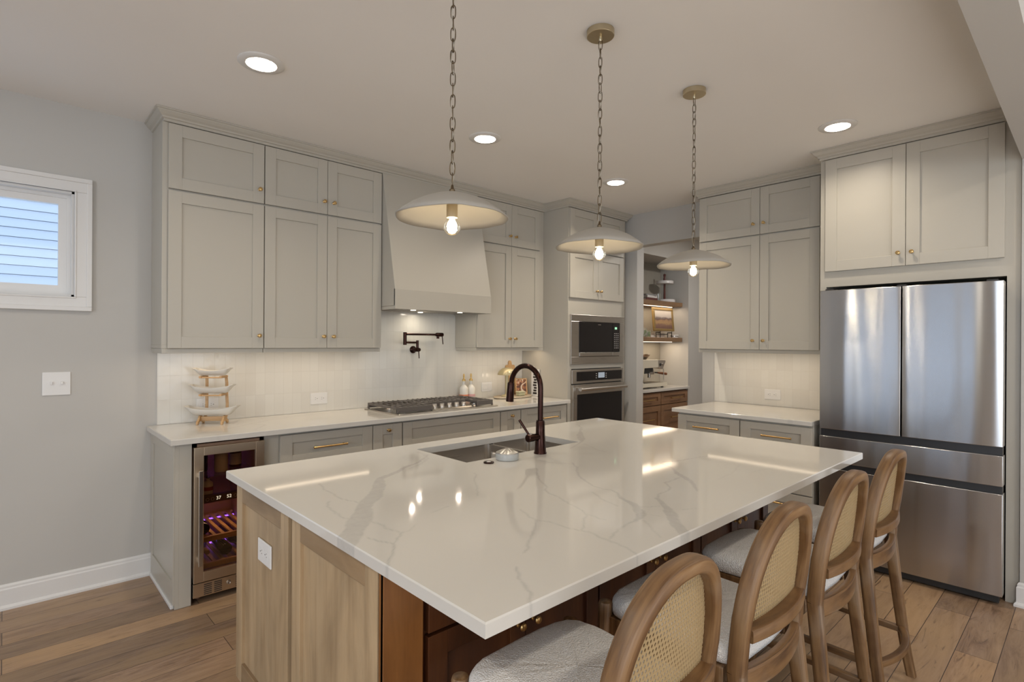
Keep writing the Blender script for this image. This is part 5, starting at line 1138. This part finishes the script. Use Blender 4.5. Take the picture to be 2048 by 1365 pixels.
for i, (lb, col, th_, w_, rz) in enumerate(BK):
    t = thing('book', lb, 'book', (5.545, 3.645, zz), 'books on the upper nook shelf'); ROOT[t.name] = Vector((0, 0, 0))
    bm = B(); box(bm, -w_/2, w_/2, -0.085, 0.085, 0, 0.003); box(bm, -w_/2, w_/2, -0.085, 0.085, th_-0.003, th_); box(bm, -w_/2, w_/2, -0.085, -0.081, 0.003, th_-0.003); obj('cover', bm, mat('book_cover', col, 0.5), t)
    bm = B(); box(bm, -w_/2+0.003, w_/2-0.003, -0.0805, 0.082, 0.0032, th_-0.0032); obj('pages', bm, 'paper', t)
    t.rotation_euler = (0, 0, R(rz)); zz += th_+0.0008
t = thing('drinking_glass', 'small clear tumbler between the books and the tiered stand', 'glass', (5.745, 3.60, US))
bm = B(); lathe(bm, (5.745, 3.60, US+0.0003), [(0.030, 0), (0.034, 0.088), (0.032, 0.088), (0.028, 0.006), (0.001, 0.006)], 24); obj('tumbler', bm, 'glass', t, smooth=True)
t = thing('tiered_cake_stand', 'white two-tier stand with a dark turned pole on the upper nook shelf', 'cake stand', (6.01, 3.68, US))
for z, r in ((0.0003, 0.128), (0.232, 0.108)):
    bm = B(); lathe(bm, (6.01, 3.68, US+z), [(r*0.96, 0), (r, 0.003), (r, 0.034), (r*0.985, 0.036), (r*0.97, 0.030), (r*0.96, 0.010), (0.02, 0.010)], 40); obj('tier_plate', bm, mat('white_marble', (0.66, 0.64, 0.63), 0.3), t, smooth=True)
bm = B(); lathe(bm, (6.01, 3.68, US+0.0102), [(0.012, 0), (0.013, 0.05), (0.011, 0.18), (0.012, 0.25), (0.016, 0.285), (0.011, 0.300), (0.014, 0.325), (0.016, 0.340), (0.001, 0.352)], 18); obj('pole', bm, mat('mahogany', (0.10, 0.022, 0.014), 0.35), t, smooth=True)
# lower shelf
LS = 1.5085
t = thing('landscape_painting', 'small gold-framed landscape painting standing on the lower nook shelf', 'painting', (5.80, 3.62, LS)); ROOT[t.name] = Vector((0, 0, 0))
bm = B()
for (a, b, c, d) in ((-0.225, 0.225, 0, 0.030), (-0.225, 0.225, 0.255, 0.285), (-0.225, -0.190, 0.030, 0.255), (0.190, 0.225, 0.030, 0.255)): box(bm, a, b, -0.014, 0.010, c, d)
obj('frame', bm, mat('old_gold_frame', (0.27, 0.18, 0.065), 0.45, 0.35), t, 0.004)
m = mat('landscape_paint', (0.4, 0.3, 0.25), 0.6); tc = N(m, 'ShaderNodeTexCoord'); sp = N(m, 'ShaderNodeSeparateXYZ'); L(m, tc.outputs['Object'], sp.inputs[0])
mp = N(m, 'ShaderNodeMapping'); mp.inputs['Scale'].default_value = (9, 9, 26); L(m, tc.outputs['Object'], mp.inputs[0]); n_ = N(m, 'ShaderNodeTexNoise', Scale=1.2, Detail=4.0); L(m, mp.outputs[0], n_.inputs['Vector'])
ma = N(m, 'ShaderNodeMath', operation='MULTIPLY_ADD'); L(m, n_.outputs[0], ma.inputs[0]); ma.inputs[1].default_value = 0.07; L(m, sp.outputs['Z'], ma.inputs[2])
mr = N(m, 'ShaderNodeMapRange'); mr.inputs['From Min'].default_value = 0.06; mr.inputs['From Max'].default_value = 0.29; L(m, ma.outputs[0], mr.inputs[0])
L(m, ramp(m, mr.outputs[0], [(0.0, (0.14, 0.075, 0.06)), (0.22, (0.20, 0.11, 0.08)), (0.34, (0.36, 0.23, 0.11)), (0.46, (0.30, 0.18, 0.10)), (0.53, (0.12, 0.075, 0.065)), (0.60, (0.20, 0.16, 0.15)), (0.66, (0.46, 0.41, 0.37)), (1.0, (0.52, 0.48, 0.44))]), BS(m).inputs['Base Color'])
bm = B(); box(bm, -0.191, 0.191, -0.006, 0.006, 0.029, 0.256); obj('canvas', bm, m, t)
bm = B(); bms = bm
for s in (-0.13, 0.13): box(bm, s-0.004, s+0.004, -0.045, 0.02, -0.012, -0.001); box(bm, s-0.004, s+0.004, -0.045, -0.037, -0.066, -0.001); box(bm, s-0.004, s+0.004, 0.012, 0.020, -0.066, -0.001); box(bm, s-0.004, s+0.004, -0.045, -0.040, -0.001, 0.012)
box(bm, -0.13, 0.13, 0.013, 0.019, -0.03, -0.022)
t.location = (5.905, 3.622, LS+0.0780); t.rotation_euler = (R(-5), 0, 0)
e = thing('picture_easel', 'low black wire easel under the gold-framed painting', 'easel', (5.79, 3.62, LS)); ROOT[e.name] = Vector((0, 0, 0)); obj('wire_stand', bms, 'black', e, 0.001); e.location = (5.905, 3.632, LS+0.0665)
for lb, x in (('small white block box under the left of the painting', 5.745), ('long white block box under the right of the painting', 5.925)):
    t = thing('keepsake_box', lb, 'box', (x, 3.70, LS), 'white boxes behind the easel')
    w_ = 0.055 if x < 5.80 else 0.080
    bm = B(); box(bm, x-w_, x+w_, 3.675, 3.735, LS+0.0003, LS+0.045); obj('body', bm, 'paper', t, 0.002)
    bm = B(); box(bm, x-w_-0.001, x+w_+0.001, 3.674, 3.736, LS+0.0455, LS+0.056); obj('lid', bm, 'paper', t, 0.002)
t = thing('wicker_basket', 'round woven basket with a loop handle at the left of the lower nook shelf', 'basket', (5.33, 3.725, LS))
m = mat('wicker', (0.42, 0.22, 0.07), 0.6); v = coords(m, (1, 1, 1)); wv = N(m, 'ShaderNodeTexWave', Scale=60.0, Distortion=2.0, bands_direction='Z'); L(m, v, wv.inputs['Vector']); bump(m, wv.outputs[0], 0.6, 0.004); L(m, ramp(m, wv.outputs[0], [(0.0, (0.25, 0.12, 0.035)), (1.0, (0.50, 0.29, 0.10))]), BS(m).inputs['Base Color'])
bm = B(); lathe(bm, (5.33, 3.725, LS+0.0003), [(0.09, 0), (0.100, 0.02), (0.102, 0.10), (0.098, 0.155), (0.09, 0.178), (0.086, 0.176), (0.092, 0.15), (0.094, 0.02), (0.001, 0.012)], 36); obj('body', bm, m, t, smooth=True)
bm = B(); lathe(bm, (5.33, 3.725, LS+0.179), [(0.088, 0), (0.084, 0.012), (0.05, 0.024), (0.001, 0.028)], 30); obj('lid', bm, m, t, smooth=True)
M['green'] = mat('green_print', (0.20, 0.26, 0.10), 0.5)
for lb, x, y, r, h, mm in (('clear glass jar with a green and white pattern before the basket', 5.40, 3.575, 0.042, 0.105, 'white'), ('small green jar between the basket and the painting', 5.525, 3.60, 0.036, 0.082, 'green')):
    t = thing('storage_jar', lb, 'jar', (x, y, LS), 'jars on the lower nook shelf')
    bm = B(); lathe(bm, (x, y, LS+0.0003), [(r*0.95, 0), (r, 0.004), (r, h-0.004), (r*0.96, h), (r*0.92, h), (r*0.92, 0.006), (0.001, 0.006)], 28); obj('body', bm, 'glass', t, smooth=True)
    bm = B(); lathe(bm, (x, y, LS+0.0066), [(r*0.90, 0), (r*0.90, h*0.7), (0.001, h*0.72)], 24)
    m2 = mat('jar_contents', (0.3, 0.33, 0.2), 0.6); v = coords(m2, (45, 45, 45)); n2 = N(m2, 'ShaderNodeTexNoise', Scale=1.0, Detail=1.0); L(m2, v, n2.inputs['Vector'])
    L(m2, ramp(m2, n2.outputs[0], [(0.42, (0.18, 0.26, 0.07)), (0.56, (0.55, 0.52, 0.42) if mm == 'white' else (0.30, 0.36, 0.16))]), BS(m2).inputs['Base Color']); obj('contents', bm, m2, t, smooth=True)
zz = LS+0.0003
for k in range(3):
    bm = B(); lathe(bm, (6.115, 3.60, zz), [(0.046, 0), (0.048, 0.002), (0.048, 0.009), (0.046, 0.011)], 28); o = obj('coaster', bm, 'white' if k % 2 == 0 else 'steel', None, smooth=True)
    tag(o, ['pale coaster at the bottom of the little stack right of the painting', 'grey coaster in the middle of the little stack right of the painting', 'pale coaster on top of the little stack right of the painting'][k], 'coaster', 'coasters on the lower nook shelf'); zz += 0.0114
lamp('pantry_fill_light', 'AREA', (5.7, 2.2, CE-0.03), 24.0, (1.0, 0.95, 0.90), shape='DISK', size=0.3)  # unseen overhead fill, added to brighten the pantry
